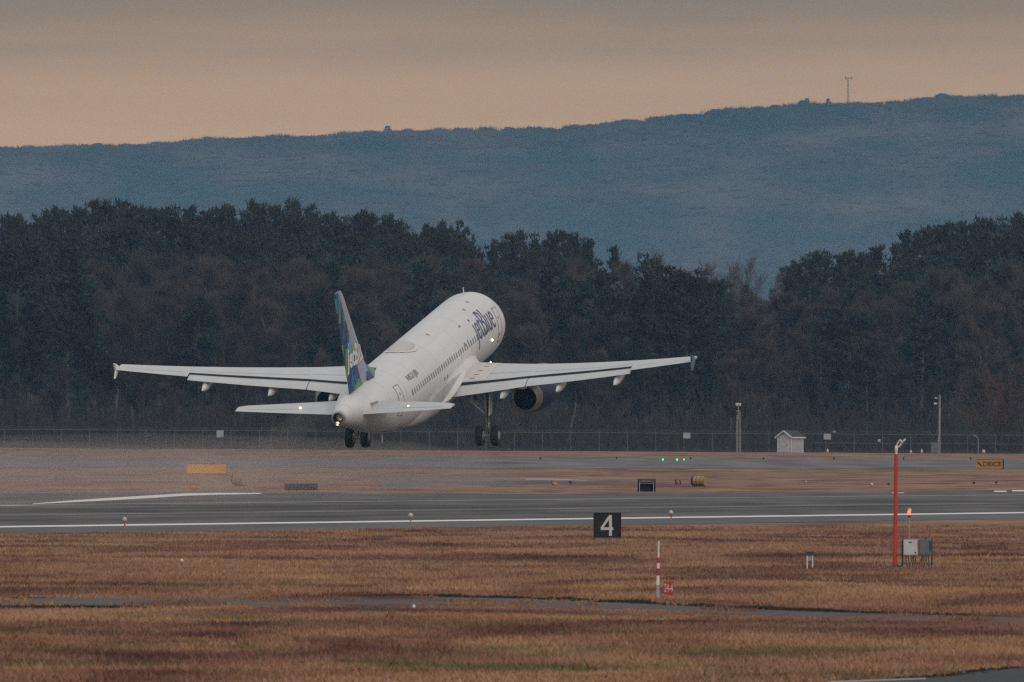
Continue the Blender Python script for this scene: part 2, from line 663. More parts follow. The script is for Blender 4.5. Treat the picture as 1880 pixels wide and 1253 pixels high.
def bm_obj(bm, name, m, parent):
    me = bpy.data.meshes.new(name)
    bm.to_mesh(me)
    bm.free()
    me.materials.append(m)
    return link(name, me, parent)

def sign_text(body, x0, x1, z0, z1, y, name, m, parent, weight=0.0):
    """flat lettering on a panel that faces -Y"""
    bm = fit_text(body, x0, x1, z0, z1, weight)
    for v in bm.verts:
        v.co = Vector((v.co.x, y, v.co.y))
    return bm_obj(bm, name, m, parent)

# ------------------------------------------------------------------ ground, runway, taxiway, roads
def sheet(name, m, xs, ys, zf):
    V = np.array([(x, y, zf(x, y)) for y in ys for x in xs])
    nx = len(xs)
    f = [(j * nx + i, j * nx + i + 1, (j + 1) * nx + i + 1, (j + 1) * nx + i) for j in range(len(ys) - 1) for i in range(nx - 1)]
    me = bpy.data.meshes.new(name)
    me.from_pydata(V.tolist(), [], f)
    me.materials.append(m)
    me.polygons.foreach_set('use_smooth', [True] * len(me.polygons))
    return struct(link(name, me))

def seg(a, b, st):
    return list(np.arange(a, b, st))
xs = sorted(set([-1050, -700, -450, -300, -200] + seg(-140, 141, 10) + [200, 300, 450, 700, 1050]))
ys = [-40, 100, 250] + seg(380, 1800, 40) + [1800, 1825] + seg(1850, 4260, 30) + [4400, 5200, 7000, 9500, 12000, 13200]
sheet('ground', M['grass'], xs, ys, gz)

def ground_poly(name, m, pts, lift, sub=12):
    """flat strip between two picture-independent ground polylines: pts = (near line, far line)"""
    near, far = pts
    mb = MB()
    rows = []
    for k in range(sub + 1):
        t = k / sub
        rows.append([(a[0] * (1 - t) + b[0] * t, a[1] * (1 - t) + b[1] * t) for a, b in zip(near, far)])
    vs = [(x, y, gz(x, y) + lift) for r in rows for x, y in r]
    n = len(near)
    fs = [(j * n + i, j * n + i + 1, (j + 1) * n + i + 1, (j + 1) * n + i) for j in range(sub) for i in range(n - 1)]
    mb.add(vs, fs)
    return struct(mb.build(name, m))

def flat(px, py):
    d = F * EYE / (py - HOR)
    return (at_depth(px, d), d)

RA = R(12.4)
rdir = Vector((math.sin(RA), math.cos(RA)))
rperp = Vector((math.cos(RA), -math.sin(RA)))          # to the near right
P0 = Vector((0.0, F * EYE / (955 - HOR)))               # the near edge line, straight ahead of the camera
def rw(u, v):
    """runway coordinates: u along it, v across towards the camera"""
    p = P0 + rdir * u + rperp * v
    return (p.x, p.y)

# paved surface: the near edge follows the runway, the far edge runs across in front of the far lawn
near = [rw(u, 20.5) for u in (-1100, -700, -420, -330, -260, -200, -140, -90, -50, -20, 10, 60, 120, 400, 900)]
fx = np.linspace(-760, 760, len(near))
farl = [(x, 1852 + x * 0.9 if abs(x) < 60 else 1852 + math.copysign(54, x)) for x in fx]
pav_far = [flat(px, py) for px, py in ((-2600, 907), (-600, 906), (-100, 906), (0, 906), (200, 906), (400, 906), (600, 907), (800, 907), (1000, 907), (1200, 907), (1400, 906), (1600, 904), (1900, 901.5), (2400, 897), (4200, 880))]
pav_far = [(x, y) for x, y in pav_far]
ground_poly('runway', M['asphalt'], (near, pav_far), 0.006, 14)

def strip(name, m, u0, u1, v0, v1, lift=0.014, n=10):
    us = np.linspace(u0, u1, n)
    return ground_poly(name, m, ([rw(u, v1) for u in us], [rw(u, v0) for u in us]), lift, 2)

strip('edge_line', M['paint'], -420, 700, -2.3, 2.3)
strip('far_edge_line', M['paint'], -330, 260, -86.5, -84.2)
strip('far_edge_line', M['worn'], 260, 700, -88.2, -86.0)
strip('centre_stripe', M['worn'], 40, 330, -40.6, -39.4)
strip('centre_stripe', M['worn'], -40, 20, -42.4, -41.6)
M['shoulder'] = asphalt_mat('shoulder_asphalt', (.135, .122, .116), R(12.4), .2)
strip('runway_shoulder', M['shoulder'], -420, 700, 4.5, 20.4, 0.010)
M['rubber_mark'] = asphalt_mat('tyre_marked_asphalt', (.088, .080, .074), R(12.4), .4)
for v_, w_, u0_, u1_ in ((-34, 7, -250, 420), (-49, 6, -260, 380), (-20, 3, -120, 300), (-62, 4, -230, 250)):
    strip('tyre_marks', M['rubber_mark'], u0_, u1_, v_ - w_, v_, 0.010)
# wide fillet line where a taxiway joins on the far side
fl_near = [flat(px, py) for px, py in ((60, 926.5), (120, 923.5), (200, 919.5), (280, 915), (340, 911), (400, 909), (480, 907.6))]
fl_far = [flat(px, py) for px, py in ((60, 925.5), (120, 920.5), (200, 915), (280, 910), (340, 906.6), (400, 905.6), (480, 906))]
ground_poly('fillet_line', M['paint'], (fl_near, fl_far), 0.018, 2)
# short bright dashes beyond the far edge on the right
for a, b, y in ((1638, 1660, 905.2), (1825, 1848, 903.4), (1858, 1884, 902.8)):
    ground_poly('dash_marking', M['paint'], ([flat(a, y + .9), flat(b, y + .9)], [flat(a, y - .4), flat(b, y - .4)]), 0.018, 1)

# parallel taxiway across the far lawn, and the far service way with its pale edge
def across(name, m, rows, lift, npx=14):
    pxs = np.linspace(-900, 2800, npx)
    lo, hi = rows
    def pt(px, r):
        p = place(px, r[0] + (r[1] - r[0]) * px / 1880)
        return (p.x, p.y)
    return ground_poly(name, m, ([pt(px, lo) for px in pxs], [pt(px, hi) for px in pxs]), lift, 8)
across('taxiway', M['taxi'], ((858, 862), (839.5, 843)), 0.02)
a = [flat(px, py) for px, py in ((700, 899), (900, 896.5), (980, 895), (1080, 893.8), (1165, 893))]
b = [flat(px, py) for px, py in ((700, 890), (900, 890), (980, 890.4), (1080, 890.8), (1165, 891.4))]
ground_poly('side_path', M['taxi'], (a, b), 0.010, 2)
a2 = [flat(px, py) for px, py in ((965, 891.3), (1000, 891.3), (1040, 891.7), (1075, 892.3))]
b2 = [flat(px, py) for px, py in ((965, 890.2), (1000, 890.0), (1040, 890.6), (1075, 891.8))]
ground_poly('side_path_line', M['worn'], (a2, b2), 0.016, 1)

# narrow service road in the near grass and the paved corner at the near right
road_near = [flat(px, py) for px, py in ((-260, 1121), (0, 1116), (270, 1115), (520, 1113), (760, 1111), (960, 1113), (1200, 1121), (1420, 1131), (1620, 1140), (1880, 1147), (2200, 1158))]
road_far = [flat(px, py) for px, py in ((-260, 1099), (0, 1098), (270, 1099), (520, 1097), (760, 1094), (960, 1098), (1200, 1108), (1420, 1119), (1620, 1126), (1880, 1133), (2200, 1143))]
ground_poly('service_road', M['road'], (road_near, road_far), 0.004, 4)
cor_far = [flat(px, py) for px, py in ((1380, 1258), (1530, 1251), (1690, 1245), (1790, 1231), (1880, 1224), (2150, 1205))]
cor_near = [flat(px, py) for px, py in ((1380, 1330), (1530, 1330), (1690, 1330), (1790, 1330), (1880, 1330), (2150, 1330))]
ground_poly('paved_corner', M['path'], (cor_near, cor_far), 0.004, 3)
cl_far = [flat(px, py) for px, py in ((1520, 1252.4), (1600, 1249.4), (1700, 1245.8))]
cl_near = [flat(px, py) for px, py in ((1520, 1254.6), (1600, 1251.6), (1700, 1248.2))]
ground_poly('corner_edge_line', M['worn'], (cl_near, cl_far), 0.008, 1)

M['litter'] = mat('leaf_litter', (.040, .032, .026), .95, scale=.2, vary=.4, spec=.1)
fl_ys = [3476] + seg(3500, 4260, 20)
sheet('forest_floor', M['litter'], [-1040, -400, -200] + seg(-140, 141, 10) + [200, 400, 1040], fl_ys, lambda x, y: gz(x, y) + .06 + (0.3 if y > 3490 else 0))

# wooded hill far behind
HX = [-2600, 0, 200, 300, 400, 600, 700, 800, 900, 1040, 1150, 1250, 1320, 1400, 1450, 1560, 1620, 1700, 1800, 1880, 4200]
HY = [292, 270, 264, 260, 252, 246, 239, 236, 234, 232, 221, 210, 201, 193, 190, 187, 185, 179, 175, 173, 190]
HD = 17000.0
def ridge(x):
    px = 940 + x * F / HD
    return EYE + (HOR - np.interp(px, HX, HY)) * HD / F - 1.5
hn = rng.uniform(0, 6.28, 24)
def hill_z(x, y):
    t = (y - 12600) / (HD - 12600)
    if t > 1:
        k = 1 - ((t - 1) * 1.6) ** 2
    else:
        k = sstep(t * .5 + .0) * 2 * .62 + .38 * max(t, 0) ** 1.4
    b = 5 * math.sin(x / 61 + hn[0] + y / 333) * math.sin(y / 170 + hn[1]) + 4 * math.sin(x / 33 + y / 210 + hn[2])
    return -0.5 + ridge(x) * max(k, 0) + b * min(max(t, 0) * 3, 1) * max(0, 1 - max(t, 0)) 
hxs = list(np.linspace(-1000, 1000, 101))
hys = list(np.linspace(12600, 17560, 54))
m, t, bs = new_mat('far_woodland')
n1 = world_noise(t, .011, (1, .0, 3.2), 5, .4)
r_ = ramp_node(t, [(.38, (.004, .040, .040)), (.46, (.028, .046, .046)), (.54, (.060, .058, .058)), (.66, (.100, .084, .084))])
t.links.new(n1, r_.inputs[0])
t.links.new(r_.outputs[0], bs.inputs['Base Color'])
bs.inputs['Roughness'].default_value = 1
bs.inputs['Specular IOR Level'].default_value = 0
M['hill'] = m
sheet('hill', M['hill'], hxs, hys, hill_z)

# canopy of the far hill: thousands of crowns that nobody could count
def canopy(name, n):
    n2 = n // 3
    X = np.concatenate([rng.uniform(-470, 470, n), rng.uniform(-470, 470, n2)])
    Y = np.concatenate([12700 + 4280 * rng.uniform(0, 1, n) ** .75, rng.uniform(16780, 17040, n2)])
    V, T = [], []
    for x, y in zip(X, Y):
        z = hill_z(x, y)
        rr = rng.gamma(7, .55) + .8
        lump = .5 + .5 * math.sin(x / 19 + 2.1 * math.sin(x / 47)) * math.sin(x / 7.3 + y / 90)
        hh_ = rng.gamma(5, .24) * (.55 + .8 * lump) + .3
        o = len(V)
        for ring, (f, g) in enumerate(((1.0, -.6), (.92, .35), (.55, .85))):
            for i in range(6):
                th = 6.283 * (i + .5 * ring) / 6
                q = rr * f * rng.uniform(.75, 1.2)
                V.append((x + q * math.cos(th), y + q * math.sin(th), z + hh_ * g * rng.uniform(.8, 1.15)))
        V.append((x, y, z + hh_))
        for ring in (0, 1):
            for i in range(6):
                a_, b_ = o + ring * 6 + i, o + ring * 6 + (i + 1) % 6
                T += [(a_, b_, b_ + 6), (a_, b_ + 6, a_ + 6)]
        for i in range(6):
            T.append((o + 12 + i, o + 12 + (i + 1) % 6, o + 18))
        if y > 16780:      # bare shoots along the crest
            for _ in range(22):
                bx, by = x + rng.normal(0, rr * .6), y + rng.normal(0, rr * .6)
                ang = rng.normal(0, .35)
                L = rng.uniform(.8, 2.6) * (.5 + .8 * lump)
                k = len(V)
                V += [(bx - .22, by, z + hh_ * .2), (bx + .22, by, z + hh_ * .2), (bx + L * math.sin(ang), by, z + hh_ * .55 + L * math.cos(ang))]
                T.append((k, k + 1, k + 2))
    o = link(name, np_mesh(name, V, T, M['hill']))
    o['kind'] = 'stuff'
    o['label'] = 'bare woodland covering the far blue hill'
    return o
canopy('hill_woodland', 6500)

# ------------------------------------------------------------------ near grass
def grass_field(n):
    u = rng.uniform(0, 1, n)
    rows = 1256 - (1256 - 966) * u ** 0.8
    pxs_ = rng.uniform(-60, 1940, n)
    d = F * EYE / (rows - HOR)
    x = (pxs_ - 940) / F * d
    keep = np.ones(n, bool)
    rn = np.array(road_near); rf = np.array(road_far)
    yn = np.interp(x, rn[:, 0], rn[:, 1]); yf = np.interp(x, rf[:, 0], rf[:, 1])
    on_road = (d > yn - 1.0) & (d < yf - 2)
    tuftg = np.sin(x * 1.3 + 2) * np.sin(x * .47 + d * .11) + .6 * np.sin(x * 3.1 + d * .23) + .5 * np.sin(d * .4)
    keep &= ~(on_road & (tuftg < np.where(x > 2.0, .95, .35)))
    thin = ((d > yn - 30) & (d <= yn))
    cf = np.array(cor_far)
    yc = np.interp(x, cf[:, 0], cf[:, 1], left=0)
    keep &= ~((x > cf[0, 0]) & (d < yc))
    # stay off the paved surface
    v = (x - P0.x) * rperp.x + (d - P0.y) * rperp.y
    keep &= v > 20.6
    x, d = x[keep], d[keep]
    n = len(x)
    B = 6
    tall = np.where(((d > np.interp(x, rn[:, 0], rn[:, 1]) - 40) & (d < np.interp(x, rn[:, 0], rn[:, 1]))), .55, 1.0)
    hgt = rng.gamma(5, .0125, n) * tall
    bx = np.repeat(x, B) + rng.normal(0, .10, n * B)
    by = np.repeat(d, B) + rng.normal(0, .10, n * B)
    h = np.repeat(hgt, B) * rng.uniform(.6, 1.2, n * B)
    ang = rng.uniform(0, math.pi, n * B)
    ww = rng.uniform(.012, .030, n * B)
    lean = rng.normal(0, .45, (n * B, 2)) * h[:, None]
    V = np.zeros((n * B, 3, 3))
    V[:, 0] = np.stack([bx - ww * np.cos(ang), by - ww * np.sin(ang), np.zeros_like(bx) - .01], 1)
    V[:, 1] = np.stack([bx + ww * np.cos(ang), by + ww * np.sin(ang), np.zeros_like(bx) - .01], 1)
    V[:, 2] = np.stack([bx + lean[:, 0], by + lean[:, 1], h], 1)
    T = np.arange(n * B * 3).reshape(-1, 3)
    o = link('dry_grass', np_mesh('dry_grass', V.reshape(-1, 3), T, M['tuft']))
    o['kind'] = 'stuff'
    o['label'] = 'dry brown grass beside the runway'
grass_field(90000)

# ragged dark turf banks along the service road
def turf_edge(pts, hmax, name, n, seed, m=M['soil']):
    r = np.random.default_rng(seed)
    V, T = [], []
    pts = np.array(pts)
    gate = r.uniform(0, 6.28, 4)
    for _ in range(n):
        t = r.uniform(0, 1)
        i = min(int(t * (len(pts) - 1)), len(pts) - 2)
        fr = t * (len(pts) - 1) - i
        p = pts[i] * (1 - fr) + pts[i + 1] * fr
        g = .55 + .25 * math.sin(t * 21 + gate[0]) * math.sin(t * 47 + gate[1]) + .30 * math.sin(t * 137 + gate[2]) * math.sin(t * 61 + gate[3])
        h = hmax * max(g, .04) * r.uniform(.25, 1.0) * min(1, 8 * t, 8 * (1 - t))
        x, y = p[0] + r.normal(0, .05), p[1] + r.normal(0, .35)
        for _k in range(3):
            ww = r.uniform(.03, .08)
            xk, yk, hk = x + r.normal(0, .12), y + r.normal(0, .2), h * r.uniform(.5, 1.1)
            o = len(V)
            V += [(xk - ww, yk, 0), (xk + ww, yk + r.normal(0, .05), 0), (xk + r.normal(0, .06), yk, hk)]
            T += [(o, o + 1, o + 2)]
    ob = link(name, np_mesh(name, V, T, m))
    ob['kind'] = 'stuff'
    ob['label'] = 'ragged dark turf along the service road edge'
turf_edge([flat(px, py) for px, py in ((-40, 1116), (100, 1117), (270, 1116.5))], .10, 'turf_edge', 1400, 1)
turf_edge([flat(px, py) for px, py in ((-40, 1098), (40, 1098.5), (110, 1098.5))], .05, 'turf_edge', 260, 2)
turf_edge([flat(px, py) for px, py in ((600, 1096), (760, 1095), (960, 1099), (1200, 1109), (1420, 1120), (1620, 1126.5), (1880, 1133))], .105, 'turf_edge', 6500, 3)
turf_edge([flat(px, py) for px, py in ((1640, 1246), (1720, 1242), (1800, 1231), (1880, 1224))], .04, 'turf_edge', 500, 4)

# ------------------------------------------------------------------ trees
def tubes_np(segs, sides=3):
    """segs: rows of x0 y0 z0 x1 y1 z1 r0 r1"""
    S = np.asarray(segs)
    p0, p1 = S[:, 0:3], S[:, 3:6]
    d = p1 - p0
    d /= np.maximum(np.linalg.norm(d, axis=1, keepdims=True), 1e-6)
    ref = np.where(np.abs(d[:, 2:3]) > .9, np.array([[1., 0, 0]]), np.array([[0, 0, 1.]]))
    a = np.cross(d, ref)
    a /= np.linalg.norm(a, axis=1, keepdims=True)
    b = np.cross(d, a)
    n = len(S)
    V = np.zeros((n, 2, sides, 3))
    for i in range(sides):
        th = 2 * math.pi * i / sides
        off = a * math.cos(th) + b * math.sin(th)
        V[:, 0, i] = p0 + off * S[:, 6:7]
        V[:, 1, i] = p1 + off * S[:, 7:8]
    base = (np.arange(n) * 2 * sides)[:, None]
    T = []
    for i in range(sides):
        j = (i + 1) % sides
        T.append(base + np.array([[i, j, sides + j]]))
        T.append(base + np.array([[i, sides + j, sides + i]]))
    return V.reshape(-1, 3), np.concatenate(T)

def unit(v):
    return v / max(np.linalg.norm(v), 1e-6)

def bare_tree(seed, lean=0.0, nb=14, kids=4, m=None):
    """leafless tree, 20 m: trunk with main limbs, and a crown of fine twigs"""
    r = np.random.default_rng(seed)
    H = 20.0
    trunk, twigs = [], []
    n = 9
    pts = [np.zeros(3)]
    for i in range(n):
        pts.append(pts[-1] + np.array([r.normal(0, .25) + lean * .1, r.normal(0, .25), H * .90 / n]))
    for i in range(n):
        r0, r1 = .20 * (1 - i / n) ** .8 + .03, .20 * (1 - (i + 1) / n) ** .8 + .025
        trunk.append([*pts[i], *pts[i + 1], r0, r1])
    def grow(p, d, L, rad, lev):
        k = 3 if lev < 3 else 2
        q = p
        for j in range(k):
            d = unit(d + r.normal(0, .17, 3) + np.array([0, 0, .12]))
            e = q + d * L / k
            (trunk if lev == 1 else twigs).append([*q, *e, max(rad * (1 - .5 * j / k), .019), max(rad * (1 - .5 * (j + 1) / k), .014)])
            if lev < 4:
                for _ in range(kids):
                    side = unit(r.normal(0, .75, 3) + d * 1.0 + np.array([0, 0, .85]))
                    f = r.uniform(.1, 1)
                    grow(q + (e - q) * f, side, max(L * r.uniform(.38, .62), 1.0), rad * .45, lev + 1)
            q = e
    for b in range(nb):
        f = .22 + .76 * (b + r.uniform(0, .8)) / nb
        i = min(int(f * n), n - 1)
        p = pts[i] + (pts[i + 1] - pts[i]) * (f * n - i)
        th = r.uniform(0, 6.28)
        up = .55 + .9 * f
        L = (1 - f * .62) * H * .30 * r.uniform(.7, 1.2)
        grow(p, unit(np.array([math.cos(th), math.sin(th), up])), L, .075 * (1.15 - f), 2 if f > .45 and b % 2 else 1)
    tv, tt = tubes_np(trunk, 5)
    cv, ct = tubes_np(twigs, 3)
    return np_mesh('trunk', tv, tt, m or M['bark']), np_mesh('crown', cv, ct, m or M['twig'])

def pine_tree(seed, style, m):
    """white pine (style 0: tall and feathered, 1: broad and rounded, 2: narrow and pointed), 20 m"""
    r = np.random.default_rng(seed)
    H = 20.0
    trunk = [[0, 0, 0, r.normal(0, .2), r.normal(0, .2), H * .5, .26, .17]]
    top = np.array([r.normal(0, .35), r.normal(0, .35), H * .97])
    trunk.append([*trunk[0][3:6], *top, .17, .03])
    V = []
    nb = 46
    gap = r.uniform(.45, 1.2, 12)
    for b in range(nb):
        f = .30 + .69 * (b / nb) ** .9
        th = b * 2.4 + r.normal(0, .5)
        sect = gap[int((th % 6.28) / 6.28 * 6) + (6 if f > .62 else 0)]
        if style == 0:
            prof = 3.9 * min(1, (1.04 - f) * 2.1) ** .9 * r.uniform(.55, 1.1) * sect
            up = -.05 + .8 * f
        elif style == 1:
            prof = 4.9 * math.sqrt(max(0.03, 1 - ((f - .66) / .40) ** 2)) * r.uniform(.6, 1.1) * (.5 + .5 * sect)
            up = .0 + .65 * f
        else:
            prof = 3.6 * (1.06 - f) ** .7 * 1.3 * r.uniform(.65, 1.1)
            up = .0 + .4 * f
        c0 = np.array([0, 0, f * H])
        d = unit(np.array([math.cos(th), math.sin(th), up]))
        if prof > .5:
            trunk.append([*c0, *(c0 + d * prof * .85), .06, .02])
        ns = max(2, int(prof * 2.0))
        for s in range(ns):
            fr = .30 + .70 * (s + r.uniform(.2, 1)) / ns
            c = c0 + d * prof * fr + r.normal(0, .30, 3) * np.array([1, 1, .6])
            for _ in range(17):
                dd = unit(d * .55 + r.normal(0, .6, 3) + np.array([0, 0, .6]))
                L = r.uniform(.35, .85)
                sd_ = unit(np.cross(dd, r.normal(0, 1, 3))) * r.uniform(.09, .19)
                p = c + r.normal(0, .30, 3) * np.array([1, 1, .55])
                V += [p - sd_, p + sd_, p + dd * L]
    for _ in range(60):       # leader shoots
        p = top + r.normal(0, .45, 3) - np.array([0, 0, r.uniform(0, 1.8)])
        dd = unit(np.array([r.normal(0, .6), r.normal(0, .6), 1]))
        sd_ = unit(np.cross(dd, r.normal(0, 1, 3))) * .13
        V += [p - sd_, p + sd_, p + dd * r.uniform(.4, .8)]
    V = np.array(V)
    tv, tt = tubes_np(trunk, 5)
    return np_mesh('trunk', tv, tt, M['bark']), np_mesh('crown', V, np.arange(len(V)).reshape(-1, 3), m)

def red_shrub(seed):
    r = np.random.default_rng(seed)
    tw = []
    for s in range(16):
        p = np.array([r.normal(0, .5), r.normal(0, .5), 0.])
        d = unit(np.array([r.normal(0, .45), r.normal(0, .45), 1]))
        for j in range(5):
            d = unit(d + r.normal(0, .15, 3))
            q = p + d * 1.5
            tw.append([*p, *q, .06 * (1 - j / 6), .05 * (1 - j / 6)])
            for _ in range(9):
                e = unit(d + r.normal(0, .8, 3))
                st = p + (q - p) * r.uniform(0, 1)
                tw.append([*st, *(st + e * r.uniform(.6, 1.5)), .028, .010])
            p = q
    n = len(tw)
    V, T = tubes_np(tw, 3)
    return np_mesh('crown', V, T, M['redtwig'])

M['palebark'] = mat('pale_mauve_bark', (.125, .108, .108), .9, scale=.5, vary=.25, rand=.2, spec=.1)
SPARSE = [bare_tree(s_, 0, 9, 2, M['palebark']) for s_ in (61, 62, 63)]
BARE = [bare_tree(s) for s in (3, 8, 14, 21, 33)]
PINE = [pine_tree(41, 0, M['pine']), pine_tree(42, 1, M['pine']), pine_tree(43, 1, M['pine']), pine_tree(44, 2, M['pine']), pine_tree(45, 0, M['pine'])]
BACK = [pine_tree(51, 0, M['pineback']), pine_tree(52, 2, M['pineback']), pine_tree(53, 0, M['pineback']), pine_tree(55, 1, M['pineback']), pine_tree(56, 0, M['pineback'])]

LM = [(40, 'the far left fence end'), (203, 'the port winglet'), (371, 'the outer port flap fairing'), (492, 'the inner port flap fairing'),
      (560, 'the port tailplane'), (622, 'the tail fin'), (720, 'the roof dome'), (852, 'the blade antenna'), (970, 'the starboard engine'),
      (1127, 'the starboard flap fairing'), (1187, 'the black box'), (1270, 'the starboard winglet'), (1355, 'the twin poles'), (1451, 'the shed'),
      (1519, 'the fence notice'), (1650, 'the red mast'), (1724, 'the utility pole'), (1817, 'the DEICE sign'), (1880, 'the photo edge')]
def where(px):
    i = min(range(len(LM)), key=lambda k: abs(LM[k][0] - px))
    dx = px - LM[i][0]
    if abs(dx) < 14 or (i == 0 and dx < 0) or (i == len(LM) - 1 and dx > 0):
        return 'above ' + LM[i][1]
    return ('right of ' if dx > 0 else 'left of ') + LM[i][1]
PLANTED, TOPS = {}, {}
def single_out():
    order = {2: ['left', 'right'], 3: ['left', 'middle', 'right']}
    for (look, wh), lst in PLANTED.items():
        lst.sort(key=lambda t_: t_[0])
        k = len(lst)
        for i, (_px, o_) in enumerate(lst):
            pre = '' if k == 1 else (order[k][i] + ' one of %d, ' % k if k in order else ('leftmost of %d, ' % k if i == 0 else ('rightmost of %d, ' % k if i == k - 1 else '%s of %d from the left, ' % (('', 'second', 'third', 'fourth', 'fifth', 'sixth', 'seventh', 'eighth')[i], k))))
            o_['label'] = look + ', ' + pre + wh

def plant(kind, protos, px, d, top, wfac, look, group):
    x = at_depth(px, d)
    z = gz(x, d)
    h = max(height_to(top, d) - z, 4)
    tr, cr = protos[rng.integers(len(protos))]
    root = thing(kind, None, 'tree', (x, d, z - .2), rng.uniform(0, 6.28), group)
    top_ = max(v.co.z for v in cr.vertices) if cr.name not in TOPS else TOPS[cr.name]
    TOPS[cr.name] = top_
    k = h / (top_ - .3)
    root.scale = (k * wfac, k * wfac, k)
    link('trunk', tr, root)
    link('crown', cr, root)
    PLANTED.setdefault((look, where(px)), []).append((px, root))
    return root

SX = [-60, 0, 30, 60, 90, 120, 150, 195, 225, 290, 330, 370, 400, 440, 490, 540, 580, 610, 640, 690, 730, 770, 830, 860, 890, 905, 940, 970, 1010, 1050, 1085, 1105, 1125, 1150, 1190, 1260, 1400, 1440, 1455, 1490, 1540, 1590, 1615, 1640, 1680, 1720, 1780, 1830, 1880, 1960]
SY = [392, 395, 392, 405, 378, 385, 378, 365, 372, 375, 372, 380, 375, 378, 368, 372, 380, 395, 390, 390, 405, 412, 402, 432, 458, 445, 418, 430, 420, 422, 445, 465, 445, 478, 490, 520, 560, 505, 472, 462, 455, 450, 450, 440, 415, 408, 400, 393, 388, 385]
skyline = [-45, 28, 72, 104, 136, 172, 210, 243, 274, 310, 350, 386, 421, 455, 480, 516, 553, 581, 618, 655, 681, 712, 746, 784, 815, 846, 924, 956, 990, 1030, 1064, 1465, 1500, 1562, 1597, 1664, 1700, 1733, 1767, 1802, 1835, 1868, -30, 12, 45, 88, 118, 150, 195, 226, 258, 290, 330, 368, 402, 440, 468, 492, 540, 566, 596, 640, 668, 694, 728, 768, 800, 832, 862, 905, 940, 972, 1012, 1050, 1080, 1126, 1452, 1486, 1512, 1545, 1580, 1612, 1645, 1682, 1716, 1750, 1784, 1820, 1850, 1884, 1920]
for px in skyline:
    d = rng.uniform(3960, 4100)
    plant('pine_tree', BACK, px, d, np.interp(px, SX, SY) + rng.normal(0, 5), rng.uniform(.62, .85), 'tall skyline pine', 'pines along the forest skyline')
for px in np.linspace(-40, 1100, 44):
    plant('pine_tree', BACK, px + rng.normal(0, 9), rng.uniform(3850, 3950), np.interp(px, SX, SY) + rng.uniform(25, 62), rng.uniform(.85, 1.1), 'pine below the skyline', 'pines behind the bare trees')
for px in np.linspace(1440, 1930, 22):
    plant('pine_tree', BACK, px + rng.normal(0, 7), rng.uniform(3850, 3950), np.interp(px, SX, SY) + rng.uniform(22, 58), rng.uniform(.85, 1.1), 'pine below the skyline', 'pines behind the bare trees')

BX = [-60, 0, 200, 400, 640, 760, 860, 1000, 1100, 1190, 1260, 1330, 1370, 1410, 1460, 1500, 1600, 1700, 1880, 1960]
BY = [455, 462, 458, 450, 455, 450, 465, 460, 470, 480, 490, 498, 508, 528, 520, 510, 502, 482, 470, 465]
PZ = [(-60, 60, .40), (80, 170, .30), (360, 400, .25), (590, 660, .2), (690, 860, .28), (860, 1110, .42), (1110, 1330, .62), (1330, 1480, .02), (1480, 1600, .18), (1600, 1730, .26), (1730, 1960, .25)]
def pine_share(px):
    for a_, b_, s in PZ:
        if a_ <= px < b_:
            return s
    return .04
RANK = ('rearmost', 'fourth-rank', 'third-rank', 'second-rank', 'front-rank')
# bare trees and pines of the wood, five ragged rows
for row, (d0, nrow, low, wid) in enumerate(((3790, 34, 0, 1.15), (3720, 34, 22, 1.1), (3655, 34, 55, 1.05), (3595, 32, 110, 1.0), (3535, 30, 170, .95))):
    for px in np.linspace(-50, 1930, nrow):
        px = px + rng.normal(0, 14)
        top = np.interp(px, BX, BY) + low * rng.uniform(.4, 1.3) + abs(rng.normal(0, 10))
        d = d0 + rng.uniform(-28, 28)
        if rng.uniform() < pine_share(px):
            plant('pine_tree', PINE, px, d, top + 6, rng.uniform(.8, 1.1), RANK[row] + ' dark green pine', 'pines standing in the wood')
        else:
            plant('bare_tree', BARE, px, d, top, wid * rng.uniform(.85, 1.2), RANK[row] + ' bare grey-brown tree', 'leafless trees of the wood')
# landmark pines that stand out
for px, top, wf in ((1192, 463, 1.1), (1262, 480, 1.15), (1295, 505, 1.0), (1225, 520, 1.1), (770, 470, 1.1), (35, 432, 1.1), (125, 436, 1.1), (1015, 470, 1.2), (1090, 490, 1.1), (1690, 520, 1.0), (1560, 560, 1.2), (380, 560, .7)):
    plant('pine_tree', PINE, px, rng.uniform(3560, 3600), top, wf, 'big dark pine', 'big rounded pines')
for px in (1218, 1240, 1286, 1302, 1318, 1334, 1350, 1368, 1386, 1425):
    plant('bare_tree', SPARSE, px, rng.uniform(3840, 3940), rng.uniform(452, 500) + (20 if px > 1380 else 0), .95, 'tall thin bare tree against the hill', 'thin bare trees against the hill')
single_out()
# a reddish thicket by the far right of the fence
me = red_shrub(9)
for px, top, wf, lab in ((1850, 690, 1.3, 'reddish leafless thicket behind the DEICE sign'), (1884, 670, 1.4, 'taller reddish leafless thicket at the photo edge'), (1815, 735, 1.0, 'small reddish leafless thicket left of the others')):
    d = 3510
    x = at_depth(px, d)
    k = (height_to(top, d) - gz(x, d)) / 7.6
    o = thing('red_shrub', lab, 'shrub', (x, d, gz(x, d) - .1), px, 'reddish thickets at the wood edge')
    o.scale = (k * wf * .8, k * wf * .8, k)
    link('crown', me, o)

